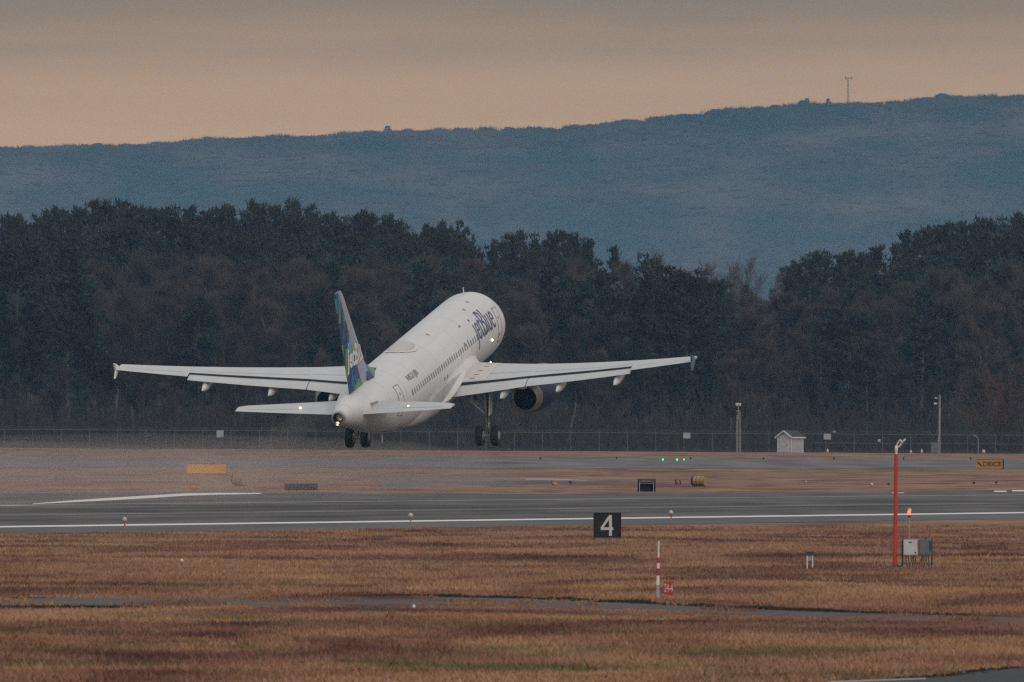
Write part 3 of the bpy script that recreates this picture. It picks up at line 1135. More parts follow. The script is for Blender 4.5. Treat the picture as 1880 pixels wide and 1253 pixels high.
# brush along the foot of the wood
def undergrowth():
    tw = []
    for _ in range(9000):
        x0 = rng.uniform(-74, 74)
        y0 = rng.uniform(3475, 3640)
        z0 = gz(x0, y0)
        p = np.array([x0, y0, z0])
        h = rng.gamma(4, 1.1) + .4
        d = unit(np.array([rng.normal(0, .3), rng.normal(0, .3), 1]))
        q = p + d * h
        tw.append([*p, *q, .05, .02])
        for _ in range(5):
            st = p + (q - p) * rng.uniform(.2, 1)
            e = unit(d + rng.normal(0, .7, 3))
            tw.append([*st, *(st + e * rng.uniform(.5, 1.6)), .035, .012])
    V, T = tubes_np(tw, 3)
    o = link('undergrowth', np_mesh('undergrowth', V, T, M['brush']))
    o['kind'] = 'stuff'
    o['label'] = 'brown brush along the foot of the wood'
undergrowth()

# a few trees on the hill crest that break its line
def crest_conifer():
    r = np.random.default_rng(5)
    V = []
    for _ in range(260):
        f = r.uniform(0, 1) ** .8
        rad = 3.0 * (1 - f) + .2
        th = r.uniform(0, 6.28)
        c = np.array([rad * math.cos(th) * r.uniform(.2, 1), rad * math.sin(th) * r.uniform(.2, 1), 1 + f * 12])
        d = unit(np.array([math.cos(th), math.sin(th), .3]))
        s_ = unit(np.cross(d, r.normal(0, 1, 3))) * .5
        V += [c - s_, c + s_, c + d * 1.4]
    tv, tt = tubes_np([[0, 0, 0, 0, 0, 12.5, .3, .05]], 5)
    V = np.array(V)
    return np_mesh('trunk', tv, tt, M['bark']), np_mesh('crown', V, np.arange(len(V)).reshape(-1, 3), M['pineback'])
ct, cc = crest_conifer()
for px, hh, lab in ((1481, 12, 'pointed conifer on the hill crest, left of two near the tower'), (1520, 11, 'pointed conifer on the hill crest closest to the radio tower'), (712, 11, 'broad conifer standing alone on the low hill crest')):
    x = (px - 940) / F * HD
    o = thing('conifer', lab, 'tree', (x, HD - 20, hill_z(x, HD - 20) + 1.5), px, 'conifers on the hill crest')
    k = hh / 13 * .60
    o.scale = (k * (2.6 if px == 712 else 1.7),) * 2 + (k,)
    o.location.z -= 2.6
    link('trunk', ct, o)
    link('crown', cc, o)

# radio tower on the hill
x = (1557 - 940) / F * HD
zb = hill_z(x, HD)
tw_ = thing('radio_tower', 'thin lattice radio tower on the hill crest', 'tower', (x, HD, zb))
ht = height_to(143, HD) - zb
mb = MB()
for sx, sy in ((-.45, -.4), (.45, -.4), (0, .5)):
    mb.tube((sx * 1.4, sy * 1.4, 0), (sx * .8, sy * .8, ht), .10, .08, 5)
for i in range(int(ht / 1.6)):
    z0, z1 = i * 1.6, i * 1.6 + 1.6
    for (ax_, ay_), (bx_, by_) in (((-.5, -.45), (.5, -.45)), ((.5, -.45), (0, .55)), ((0, .55), (-.5, -.45))):
        mb.tube((ax_, ay_, z0), (bx_, by_, min(z1, ht)), .05, .05, 4)
mb.build('lattice_mast', M['tower'], tw_)
MB().tube((-1.6, 0, ht - .2), (2.6, 0, ht - .2), .2, .2, 5).build('antenna_arm', M['tower'], tw_)
for dx in (-1.5, 2.4):
    MB().tube((dx, 0, ht - 1.2), (dx, 0, ht + .8), .28, .28, 6).build('antenna', M['tower'], tw_)

# ------------------------------------------------------------------ perimeter fence
FD = 3455.0
fence = thing('chain_link_fence', 'long chain-link fence topped with barbed wire in front of the wood', 'fence', (0, FD, 0))
FH = 2.45
fpx = [60 + 52 * i for i in range(-3, 37)]
pm = MB()
pm.tube((0, 0, -.1), (0, 0, FH + .06), .045, .045, 6)
pm.tube((0, 0, FH + .06), (-.02, -.26, FH + .40), .028, .022, 5)
first = None
px0 = None
for px in fpx:
    x = at_depth(px, FD)
    z = gz(x, FD)
    if first is None:
        o = pm.build('post', M['fencegalv'], fence)
        first = o
    else:
        o = first.copy()
        COL.objects.link(o)
    o.location = (x, 0, z)
mb = MB()
ck = MB()
bw = MB()
for a_, b_ in zip(fpx, fpx[1:]):
    xa, xb = at_depth(a_, FD), at_depth(b_, FD)
    za, zb = gz(xa, FD), gz(xb, FD)
    mb.tube((xa, -.03, za + FH), (xb, -.03, zb + FH), .028, .028, 5)
    for k in range(3):
        bw.tube((xa, -.09 - .08 * k, za + FH + .16 + .11 * k), (xb, -.09 - .08 * k, zb + FH + .16 + .11 * k), .009, .009, 3)
    n = 22
    for i in range(n):
        for s_ in (0, 1):
            u0 = xa + (xb - xa) * i / n
            u1 = min(max(u0 + (1 if s_ else -1) * 2.4, xa), xb)
            fr = abs(u1 - u0) / 2.4
            ck.tube((u0, -.05, za + .05), (u1, -.05, za + .05 + 2.35 * fr), .004, .004, 3, caps=False)
            ck.tube((u0, -.05, za + .05 + 2.35), (u1, -.05, za + .05 + 2.35 * (1 - fr)), .004, .004, 3, caps=False)
mb.build('top_rail', M['fencegalv'], fence)
o = ck.build('chain_link', M['wire'], fence)
o['kind'] = 'stuff'
bw.build('barbed_wire', M['fencegalv'], fence)
xa, xb = at_depth(1490, FD), at_depth(1900, FD)
MB().tube((xa, -.03, gz(xa, FD) + 1.27), (xb, -.03, gz(xb, FD) + 1.27), .026, .026, 5).build('middle_rail', M['fencegalv'], fence)

def fence_sign(px, py, wpx, hpx, lab):
    x = at_depth(px, FD)
    z = height_to(py, FD)
    s = F / FD
    o = thing('fence_sign', lab, 'sign', (x, FD - .12, z), 0, 'notices wired to the far fence')
    MB().box((0, 0, 0), (wpx / s, .02, hpx / s)).build('panel', M['signgrey'], o)
    for dx in (-.35, .35):
        MB().box((dx * wpx / s, .03, hpx / s * .40), (.05, .06, .05)).build('clip', M['galv'], o)
    return o
fence_sign(1261, 800, 13, 10.5, 'pale grey rectangular notice on the fence left of the twin grey poles')
fence_sign(1519, 802, 13.5, 10.5, 'largest pale grey notice on the fence, right of the shed')
fence_sign(1531.5, 793, 6, 3, 'small narrow white plate on the fence top rail near the shed')
fence_sign(1614, 809, 5, 5, 'tiny square grey notice on the fence left of the red mast')
fence_sign(404, 797, 13, 13, 'pale notice on the dark fence below the port wing')

# ------------------------------------------------------------------ shed, poles, cones beyond the far lawn
p = place(1451, 829.5)
s = ppm(p)
sh = thing('shed', 'small pale grey gabled shed with white trim in front of the fence', 'shed', p, R(-38))
w_, l_, hh, ga = 2.35, 2.5, 2.05, .75
mb = MB()
mb.add([(-w_/2, -l_/2, 0), (w_/2, -l_/2, 0), (w_/2, l_/2, 0), (-w_/2, l_/2, 0), (-w_/2, -l_/2, hh), (w_/2, -l_/2, hh), (w_/2, l_/2, hh), (-w_/2, l_/2, hh), (0, -l_/2, hh + ga), (0, l_/2, hh + ga)],
       [(0, 1, 5, 8, 4), (2, 3, 7, 9, 6), (1, 2, 6, 5), (3, 0, 4, 7), (0, 3, 2, 1), (4, 8, 9, 7), (5, 6, 9, 8)])
mb.k = [0, 0, 1, 1, 0, 0, 0]
mb.build('wall', [M['siding'], M['sidingside']], sh)
for sx in (-1, 1):
    q = MB()
    e = .22
    a_ = Vector((0, 0, hh + ga + .06))
    b_ = Vector((sx * (w_ / 2 + e), 0, hh - e * ga / (w_ / 2) + .06))
    q.add([(a_.x, -l_/2 - e, a_.z), (b_.x, -l_/2 - e, b_.z), (b_.x, l_/2 + e, b_.z), (a_.x, l_/2 + e, a_.z),
           (a_.x, -l_/2 - e, a_.z + .08), (b_.x, -l_/2 - e, b_.z + .08), (b_.x, l_/2 + e, b_.z + .08), (a_.x, l_/2 + e, a_.z + .08)],
          [(0, 1, 2, 3), (4, 7, 6, 5), (0, 4, 5, 1), (1, 5, 6, 2), (2, 6, 7, 3), (3, 7, 4, 0)])
    q.build('roof_slope', M['roof'], sh)
    g = MB()
    g.tube((0, -l_/2 - e - .03, hh + ga + .05), (b_.x, -l_/2 - e - .03, b_.z), .10, .10, 4)
    g.build('barge_board', M['trim'], sh)
    MB().box((sx * (w_ / 2 + e + .02), 0, b_.z), (.10, l_ + .5, .17)).build('eave_board', M['trim'], sh)
    MB().box((sx * (w_ / 2 - .06), -l_/2 - .012, hh / 2), (.14, .04, hh)).build('corner_board', M['trim'], sh)
MB().box((w_ / 2 + .012, l_/2 - .06, hh / 2), (.04, .14, hh)).build('corner_board', M['trim'], sh)
dr = MB().box((0, -l_/2 - .03, .98), (1.1, .05, 1.9)).build('door', M['siding'], sh)
MB().box((-.62, -l_/2 - .035, 1.0), (.09, .06, 2.0)).build('door_trim', M['trim'], sh)
MB().box((.62, -l_/2 - .035, 1.0), (.09, .06, 2.0)).build('door_trim', M['trim'], sh)
MB().box((.42, -l_/2 - .08, 1.0), (.06, .06, .18)).build('handle', M['conduit'], dr)

p = place(1355.5, 828.5)
s = ppm(p)
tp = thing('twin_pole', 'pair of close grey posts carrying two small floodlights', 'pole', p)
for dx, hp in ((-2.2, 68), (2.6, 74)):
    MB().tube((dx / s, 0, -.2), (dx / s, 0, hp / s), .15, .12, 8).build('post', M['wood'], tp, True, 40)
MB().box((0, 0, 76 / s), (.55, .16, .16)).build('crossarm', M['wood'], tp)
MB().tube((0, 0, 60 / s), (0, 0, 92 / s), .05, .05, 6).build('riser', M['galv'], tp)
for dx in (-.20, .20):
    MB().lathe([(.06, 0), (.14, .08), (.17, .30), (.15, .36)], 'Z', (dx, -.05, 85 / s), 10).build('floodlight', M['pale'], tp, True, 40)

p = place(1724, 832)
s = ppm(p)
up = thing('utility_pole', 'tall grey timber pole with two luminaires at the fence', 'pole', p)
MB().tube((0, 0, -.2), (.10, 0, 108 / s), .21, .15, 10).build('pole', M['wood'], up, True, 40)
for hz, ln in ((101, 6), (91, 7)):
    ar = MB().tube((0, 0, hz / s), (-ln / s, -.1, hz / s + .06), .04, .03, 6).build('arm', M['galv'], up)
    MB().lathe([(.05, -.18), (.12, -.1), (.13, .16), (.04, .2)], 'X', (-ln / s, -.1, hz / s + .03), 8).build('luminaire', M['pale'] if hz == 91 else M['galv'], ar)
MB().path([(-.1, -.22, 0), (-.1, -.22, 1.6), (.05, -.22, 2.6), (.1, -.2, 6)], .06, 6).build('conduit', M['galv'], up)
p2 = place(1716, 832)
cb = thing('pole_cabinet', 'dark green cabinet at the foot of the utility pole', 'cabinet', p2)
MB().box((0, 0, .75), (1.0, .6, 1.3)).build('body', M['boxdark'], cb)
MB().box((0, 0, 1.44), (1.1, .7, .07)).build('lid', M['boxdark'], cb)
MB().box((0, -.32, .75), (.8, .03, 1.05)).build('door', M['boxdark'], cb)
for dx in (-.4, .4):
    MB().box((dx, 0, .05), (.12, .5, .1)).build('foot', M['galv'], cb)

p = place(1796, 832)
dn = thing('downpipe_post', 'bent grey pipe post with a small lamp at the fence', 'post', p)
MB().path([(0, 0, -.1), (0, 0, 1.9), (-.1, 0, 2.1), (-.42, 0, 2.35)], .09, 7).build('pipe', M['fencegalv'], dn, True, 40)
MB().lathe([(.08, -.1), (.16, .0), (.17, .2), (.07, .26)], 'X', (-.6, 0, 2.36), 9).build('lamp_head', M['fencegalv'], dn)

def cone(px, py, hpx, lab, m2):
    p = place(px, py)
    s = ppm(p)
    h = hpx / s
    o = thing('traffic_cone', lab, 'cone', p, 0, 'cones beside the far fence')
    MB().box((0, 0, .03), (.4, .4, .05)).build('base', M['orange'], o)
    MB().lathe([(.16, .055), (.12, h * .35), (.115, h * .36), (.085, h * .68), (.08, h * .69), (.035, h)], 'Z', (0, 0, 0), 10, ks=[0, 0, 1, 1, 0]).build('body', [M['orange'], M['pale']], o, True, 30)
cone(1519.5, 830.5, 9, 'cone with a white band below the largest fence notice', 0)
cone(1672.5, 832, 7, 'short faded cone just right of the red mast top', 0)
cone(1692.5, 832, 9, 'taller cone between the red mast and the utility pole', 0)

# ------------------------------------------------------------------ runway and taxiway lights
def edge_light(px, py, hpx, lab, group, lit=False):
    p = place(px, py)
    s = ppm(p)
    h = hpx / s
    o = thing('runway_light', lab, 'light', p, 0, group)
    r = h * .25
    MB().tube((0, 0, 0), (0, 0, h * .52), h * .075, h * .075, 8).build('stem', M['orange'], o)
    MB().lathe([(.02, h * .42), (r * .75, h * .44), (r, h * .52), (r * .96, h * .70)], 'Z', n=14).build('housing', M['tan'], o, True, 40)
    MB().lathe([(r * .9, h * .70), (r * .88, h * .80), (r * .65, h * .92), (r * .25, h)], 'Z', n=14).build('globe', M['globe'], o, True, 60)
    return o
G1 = 'edge lights along the near white line'
edge_light(229, 967.5, 18, 'white-topped runway light on an orange stem nearest the left photo edge', G1)
edge_light(754, 960, 18, 'white-topped runway light on the near line below the main wheels', G1)
edge_light(1232, 954, 17, 'white-topped runway light just right of the number 4 sign', G1)
edge_light(1670, 950, 17, 'white-topped runway light behind the lit red lamp', G1)
G2 = 'small pale lights on the far lawn'
edge_light(1601, 898, 11, 'pale dome light on an orange stem left of the red mast', G2)
edge_light(1806, 839, 13, 'pale dome light at the fence foot above the DEICE sign', G2)
edge_light(1480, 890, 7, 'small pinkish light alone on the far lawn below the shed', G2)

def stake(px, py, hpx, lab, cat='stake'):
    p = place(px, py)
    s = ppm(p)
    h = hpx / s
    o = thing('marker_stake', lab, cat, p, 0, 'dark taxiway stakes')
    MB().tube((0, 0, 0), (0, 0, h * .6), .03, .03, 6).build('stem', M['conduit'], o)
    MB().lathe([(.05, h * .5), (.10, h * .62), (.10, h * .92), (.05, h)], 'Z', n=8).build('head', M['black'], o)
for px, py, hp, lab in ((992, 846, 6, 'tiny dark taxiway stake right of the starboard engine'), (1132, 845, 6, 'tiny dark taxiway stake left of the green lights'),
                        (1268, 846, 6, 'tiny dark taxiway stake just right of the green lights'), (1402, 846, 6, 'tiny dark taxiway stake below and left of the shed'),
                        (1531, 846, 6, 'tiny dark taxiway stake below the larger fence notice'), (1659, 846, 6, 'tiny dark taxiway stake beside the red mast top'),
                        (1782, 846, 6, 'tiny dark taxiway stake left of the DEICE sign'), (1047, 892, 9, 'dark stake on the white path line right of the orange clump'),
                        (1631, 893, 6, 'dark stake on the lawn left of the red mast'), (1788, 892, 7, 'dark stake on the lawn below the DEICE sign, left of two'),
                        (1829, 891, 7, 'dark stake on the lawn below the DEICE sign, right of two')):
    stake(px, py, hp, lab)

for px, k, lab in ((1217, 1.0, 'lit green light, left of three on the taxiway'), (1243, 1.15, 'brightest lit green light, middle of three on the taxiway'), (1256, .55, 'faint green light, right of three on the taxiway')):
    p = place(px, 847)
    o = thing('green_light', lab, 'light', p, 0, 'green lights on the taxiway')
    MB().tube((0, 0, 0), (0, 0, .10), .05, .05, 8).build('stem', M['black'], o)
    MB().lathe([(.06 * k, .10), (.085 * k, .12), (.085 * k, .19), (.04 * k, .24)], 'Z', n=12).build('lens', M['green'], o, True, 60)

# ------------------------------------------------------------------ distance sign with the number 4
p = place(1115, 992)
s = ppm(p)
o = thing('distance_sign', 'square black sign with a big white number 4 beside the runway', 'sign', p)
W, Hh = 48 / s, 44.5 / s
b0 = 5 / s
MB().box((0, 0, b0 + Hh / 2), (W, .20, Hh)).build('panel', M['black'], o)
MB().box((0, -.02, b0 + Hh + .012), (W + .05, .26, .03)).build('frame', M['conduit'], o)
MB().box((0, -.02, b0 - .012), (W + .05, .26, .03)).build('frame', M['conduit'], o)
for dx in (-1, 1):
    MB().box((dx * (W / 2 + .012), -.02, (b0 + Hh) / 2 + .01), (.035, .24, b0 + Hh + .04)).build('leg', M['black'], o)
four = MB()     # the figure 4: an open-shouldered numeral with a slanting stroke
def quad(a, b, c, d):
    y = -.108
    k = len(four.v)
    four.v += [(q[0] / s, y, q[1] / s) for q in (a, b, c, d)]
    four.f.append((k, k + 1, k + 2, k + 3))
    four.k.append(0)
zb = 8
quad((3.2, zb), (8.4, zb), (8.4, zb + 38), (3.2, zb + 38))
quad((3.2, zb + 38), (3.2, zb + 29.5), (-7.0, zb + 15.5), (-12.2, zb + 15.5))
quad((-12.2, zb + 15.5), (-12.2, zb + 10.5), (3.2, zb + 10.5), (3.2, zb + 15.5))
quad((8.4, zb + 15.5), (8.4, zb + 10.5), (11.0, zb + 10.5), (11.0, zb + 15.5))
four.build('numeral', M['boxgrey'], o)

# ------------------------------------------------------------------ red mast with a forked sensor head
p = place(1644, 1042)
s = ppm(p)
o = thing('sensor_mast', 'tall bright red mast with a white forked sensor head', 'mast', p)
MB().tube((-.02, 0, .05), (.02, 0, 208 / s), 3.7 / s, 3.5 / s, 16).build('pole', M['red'], o, True, 40)
MB().box((0, 0, .03), (.36, .36, .06)).build('base_plate', M['conduit'], o)
for sx, sy in ((-1, -1), (1, -1), (1, 1), (-1, 1)):
    MB().tube((sx * .13, sy * .13, .06), (sx * .13, sy * .13, .10), .018, .018, 6).build('bolt', M['galv'], o)
hd = MB().lathe([(2.2 / s, 208 / s), (2.4 / s, 214 / s), (3.2 / s, 216 / s), (2.6 / s, 222 / s), (1.4 / s, 224 / s)], 'Z', (.025, 0, 0), 12).build('sensor_head', M['pale'], o, True, 40)
MB().path([(.025, 0, 220 / s), (3 / s, 0, 226 / s), (8.5 / s, 0, 234 / s)], 1.2 / s, 8).build('prong', M['pale'], hd, True, 40)
MB().path([(.03, 0, 219 / s), (7 / s, 0, 222 / s), (17 / s, 0, 235 / s)], 1.2 / s, 8).build('prong', M['pale'], hd, True, 40)
MB().path([(7.5 / s, -.02, 234.5 / s), (11.5 / s, -.02, 230.5 / s)], 1.5 / s, 8).build('emitter', M['pale'], hd, True, 40)
MB().path([(15.5 / s, -.02, 232 / s), (18.5 / s, -.02, 236 / s)], 1.5 / s, 8).build('receiver', M['pale'], hd, True, 40)

# control boxes beside the mast
p = place(1683, 1042)
s = ppm(p)
o = thing('control_cabinet', 'pale and dark electrical boxes side by side on legs by the red mast', 'cabinet', p)
lb = MB().box((-11.5 / s, 0, 36 / s), (26 / s, .22, 28 / s)).build('light_box', M['boxgrey'], o)
lb['label'] = 'pale grey box'
MB().box((-11.5 / s, -.125, 36 / s), (23.5 / s, .025, 25.5 / s)).build('door', M['boxgrey'], lb)
MB().box((-12 / s, -.142, 46 / s), (6 / s, .008, 2 / s)).build('label_plate', M['conduit'], lb)
MB().box((-2.5 / s, -.145, 27 / s), (2.2 / s, .02, 2.2 / s)).build('latch', M['black'], lb)
db = MB().box((16 / s, .02, 37 / s), (23 / s, .26, 29 / s)).build('dark_box', M['boxdark'], o)
db['label'] = 'grey-green box'
MB().box((14 / s, -.125, 37 / s), (17 / s, .03, 25 / s)).build('door', M['boxdark'], db)
MB().box((25 / s, -.115, 40 / s), (4 / s, .04, 18 / s)).build('conduit_trough', M['conduit'], db)
MB().tube((16 / s, .02, 51.5 / s), (16 / s, .02, 54 / s), .02, .02, 6).build('vent', M['conduit'], db)
MB().box((3 / s, .16, 51 / s), (52 / s, .04, .03)).build('rail', M['galv'], o)
MB().box((3 / s, .16, 24 / s), (52 / s, .04, .03)).build('rail', M['galv'], o)
for dx in (-26, 28):
    MB().box((dx / s, .16, 26 / s), (.045, .045, 54 / s)).build('leg', M['conduit'], o)
for x0, x1, z0 in ((-20, -17, 22), (-15, -13, 22), (-9, -8, 22), (-6, -4, 22), (10, 6, 22), (13, 13, 22), (17, 19, 22), (22, 21, 22)):
    mid = (x0 + x1) / 2
    MB().path([(x0 / s, -.02, z0 / s), (x0 / s, -.03, 12 / s), (mid / s + .02, -.05, 5 / s), (x1 / s, -.05, -1 / s)], .016, 6).build('conduit', M['conduit'], o, True, 50)
MB().path([(-3 / s, -.03, 22 / s), (-2 / s, -.04, 10 / s), (3 / s, -.05, 6 / s), (8 / s, -.04, 12 / s), (10 / s, -.03, 22 / s)], .016, 6).build('conduit', M['conduit'], o, True, 50)

# obstruction lamp on a thin rod
p = place(1669.5, 1041)
p.y += .3
s = ppm(p)
o = thing('obstruction_lamp', 'lit red obstruction lamp on a thin rod above the control boxes', 'lamp', p)
MB().tube((0, 0, 0), (0, 0, 93 / s), .018, .014, 6).build('rod', M['galv'], o)
MB().lathe([(2.2 / s, 91 / s), (2.8 / s, 93 / s), (2.4 / s, 95 / s)], 'Z', n=12).build('socket', M['black'], o)
MB().lathe([(2.2 / s, 95 / s), (3.0 / s, 97 / s), (2.8 / s, 101 / s), (1.3 / s, 104 / s)], 'Z', n=14).build('lens', M['redlamp'], o, True, 60)

# ------------------------------------------------------------------ striped marker post and the small red sign
p = place(1207, 1100)
s = ppm(p)
o = thing('striped_post', 'slim red and white striped post at the service road edge', 'post', p)
bands = [(0, 26, 3.6, 3.3, 'signgrey'), (26, 43, 3.3, 3.0, 'pale'), (43, 49, 3.2, 3.1, 'signred'), (49, 56, 3.1, 2.9, 'signred'), (56, 66, 2.8, 2.5, 'pale'), (66, 76, 2.8, 2.2, 'signred'), (76, 105, 1.9, 1.5, 'pale')]
for z0, z1, r0, r1, mm in bands:
    q = MB().tube((z0 / 45 / s, 0, z0 / s), (z1 / 45 / s, 0, z1 / s), r0 / s, r1 / s, 12).build('band', M[mm], o, True, 40)
    if mm == 'signred':
        q['label'] = 'red band'
MB().lathe([(1.5 / s, 104.8 / s), (1.3 / s, 106 / s), (.5 / s, 106.6 / s)], 'Z', (2.33 / s, 0, 0), 10).build('cap', M['pale'], o)

p = place(1227.5, 1101)
s = ppm(p)
o = thing('small_sign', 'small red sign lettered 24-4 in white on two short legs', 'sign', p)
W, Hh, b0 = 17.5 / s, 24 / s, 9 / s
MB().box((0, 0, b0 + Hh / 2), (W, .06, Hh)).build('panel', M['signred'], o)
for dx in (-3, 3):
    MB().tube((dx / s, .02, -.02), (dx / s, .02, b0 + .02), .014, .014, 6).build('leg', M['galv'], o)
sign_text('24-4', -7.6 / s, 7.6 / s, b0 + 5 / s, b0 + 20 / s, -.034, 'lettering', M['pale'], o, -.004)

# little electrical stand in the grass
p = place(1487, 1045)
s = ppm(p)
o = thing('junction_stand', 'small dark-topped junction box on two pale legs in the grass', 'stand', p)
MB().box((0, 0, 28.5 / s), (15.5 / s, .14, 6 / s)).build('box', M['conduit'], o)
MB().box((0, 0, 32 / s), (16.5 / s, .17, 1.2 / s)).build('lid', M['boxdark'], o)
MB().box((0, .02, 20 / s), (9 / s, .05, 9 / s)).build('back_plate', M['signgrey'], o)
for dx in (-5, 5):
    MB().box((dx / s, 0, 13 / s), (.032, .05, 27 / s)).build('leg', M['pale'], o)
for px, py, lab in ((334, 1033, 'small white marker in the grass at the left'), (760, 1117, 'small white marker at the service road edge')):
    p = place(px, py)
    s = ppm(p)
    o = thing('ground_marker', lab, 'marker', p, 0, 'little white ground markers')
    MB().lathe([(3 / s, 0), (3 / s, 3 / s), (2 / s, 6 / s), (.6 / s, 7 / s)], 'Z', n=10).build('dome', M['pale'], o, True, 50)
    MB().lathe([(3.6 / s, 0), (3.6 / s, .6 / s)], 'Z', n=10).build('base', M['galv'], o)

# ------------------------------------------------------------------ signs on the far lawn
p = place(1187, 903)
s = ppm(p)
o = thing('sign_box', 'black box sign seen from behind, its back open to a frame', 'sign', p)
W, Hh, D_ = 33 / s, 23.5 / s, .55
mb = MB()
mb.box((0, D_ - .03, Hh / 2), (W, .05, Hh))
mb.build('panel', M['black'], o)
MB().box((0, D_ / 2 - .02, Hh - .03), (W, D_ - .04, .05)).build('top', M['black'], o)
for dx in (-1, 1):
    MB().box((dx * (W / 2 - .03), D_ / 2 - .02, Hh / 2 - .03), (.06, D_ - .04, Hh - .06)).build('side', M['black'], o)
    MB().box((dx * (W / 2 - .14), -.02, Hh * .36), (.045, .04, Hh * .72)).build('leg', M['galv'], o)
    MB().tube((dx * (W / 2 - .14), -.02, Hh * .70), (dx * (W / 2 - .06), .30, Hh - .08), .022, .022, 6).build('brace', M['galv'], o)
MB().box((0, .10, Hh * .66), (W - .16, .30, .03), ry=0).build('shelf', M['signgrey'], o)
MB().tube((-(W / 2 - .12), .02, Hh * .80), ((W / 2 - .12), .02, Hh * .80), .022, .022, 6).build('rail', M['signgrey'], o)
MB().tube((-(W / 2 - .10), .0, Hh * .90), ((W / 2 - .10), .0, Hh * .90), .018, .018, 6).build('rail', M['signgrey'], o)

def drum(px, py, wpx, hpx, lab, rz=0.0, m1='tan', m2='orange'):
    p = place(px, py)
    s = ppm(p)
    o = thing('drum', lab, 'drum', p, rz, 'drums lying on the far lawn')
    r, L = hpx / s / 2, (wpx) / s
    MB().tube((-L * .36, 0, r + .02), (L * .5, 0, r + .02), r * .93, r * .93, 24).build('shell', M[m2], o, True, 40)
    for fx in (-.1, .2, .46):
        MB().tube((L * fx - .02, 0, r + .02), (L * fx + .02, 0, r + .02), r * .97, r * .97, 24).build('hoop', M['bronze'], o, True, 40)
    MB().tube((-L * .50, 0, r + .02), (-L * .36, 0, r + .02), r * .90, r, 24).build('end_cap', M['black'], o, True, 40)
    MB().box((0, 0, .03), (L * .8, .3, .06)).build('cradle', M['conduit'], o)
    return o
drum(1283.5, 893.5, 26, 19, 'orange-brown drum lying on its side with a black round end', R(-25), 'tan', 'tan')
drum(440, 893, 25, 24, 'dark-ended tan drum left of the runway, blurred by hot exhaust', R(-35), 'tan', 'tan')

# small orange clump and wires
p = place(1018, 892)
s = ppm(p)
o = thing('orange_marker', 'little orange bag-like marker with a dark handle on the white path line', 'marker', p)
MB().lathe([(4.0 / s, 0), (5 / s, 2 / s), (4.6 / s, 5 / s), (2.5 / s, 6.6 / s)], 'Z', (1 / s, 0, 0), 12).build('body', M['orange'], o, True, 60)
MB().path([(-4 / s, 0, 1 / s), (-5.5 / s, 0, 6 / s), (-5.5 / s, 0, 9 / s)], .7 / s, 6).build('handle', M['conduit'], o)
p = place(1244, 890)
s = ppm(p)
o = thing('conduit_stubs', 'three little dark stubs on the lawn right of the black box', 'stub', p)
for dx, dz in ((-3, 6), (-1, 1), (5.5, 5)):
    MB().tube((dx / s, dx * .3, 0), (dx / s - .04, dx * .3, (dz + 3) / s), .06, .05, 6).build('stub', M['black'], o)

# DEICE sign
p = place(1817, 862.5)
s = ppm(p)
o = thing('taxiway_sign', 'yellow sign lettered DEICE with an arrow, beside the far taxiway', 'sign', p)
W, Hh, b0 = 49 / s, 17 / s, 1.5 / s
MB().box((-1 / s, 0, b0 + Hh / 2), (W, .16, Hh)).build('face', M['yellow'], o)
MB().box((-1 / s, 0, b0 + Hh + .018), (W + .04, .22, .035)).build('frame', M['conduit'], o)
MB().box((-1 / s, 0, b0 - .018), (W + .04, .22, .035)).build('frame', M['conduit'], o)
MB().box((25 / s, .02, b0 + Hh / 2), (2.2 / s, .30, Hh + .06)).build('end_frame', M['black'], o)
for dx in (-.8, .7):
    MB().tube((dx, 0, -.05), (dx, 0, b0), .04, .04, 6).build('leg', M['galv'], o)
sign_text('DEICE', -12 / s, 21.5 / s, b0 + 4.3 / s, b0 + 13 / s, -.084, 'lettering', M['black'], o, .02)
ar = MB()
y = -.084
def q4(pts):
    k = len(ar.v)
    ar.v += [(a_ / s, y, b0 + b_ / s) for a_, b_ in pts]
    ar.f.append(tuple(range(k, k + len(pts))))
    ar.k.append(0)
q4([(-22.5, 12.8), (-22.5, 7.6), (-20.9, 9.0), (-20.9, 11.2), (-17.6, 12.8)])
q4([(-20.9, 11.2), (-20.9, 9.6), (-14.8, 3.6), (-13.4, 5.0), (-19.4, 11.2)])
ar.build('arrow', M['black'], o)

# the yellow sign, the small orange board and the low black sign left of the plane
def board(name, px, py, wpx, hpx, m_, lab, legs=2, rz=0.0):
    p = place(px, py)
    s = ppm(p)
    o = thing(name, lab, 'sign', p, rz)
    W, Hh = wpx / s, hpx / s
    b0 = .18
    MB().box((0, 0, b0 + Hh / 2), (W, .16, Hh)).build('face', m_, o)
    MB().box((0, 0, b0 + Hh + .02), (W + .06, .22, .04)).build('frame', M['conduit'] if m_ is not M['black'] else M['black'], o)
    MB().box((0, 0, b0 - .02), (W + .06, .22, .04)).build('frame', M['conduit'] if m_ is not M['black'] else M['black'], o)
    for dx in np.linspace(-.38, .38, legs):
        MB().tube((dx * W, 0, -.05), (dx * W, 0, b0), .045, .045, 6).build('leg', M['galv'], o)
    return o
board('taxiway_sign', 379, 873, 72, 17, M['yellowb'], 'long bright yellow sign blurred by hot exhaust, left of the plane', 4)
board('low_sign', 350, 902, 32, 7, M['orange'], 'small low orange board at the far pavement edge under the yellow sign', 2)
board('low_sign', 553, 904, 61, 10, M['black'], 'long low black sign at the far pavement edge behind the plane', 4)

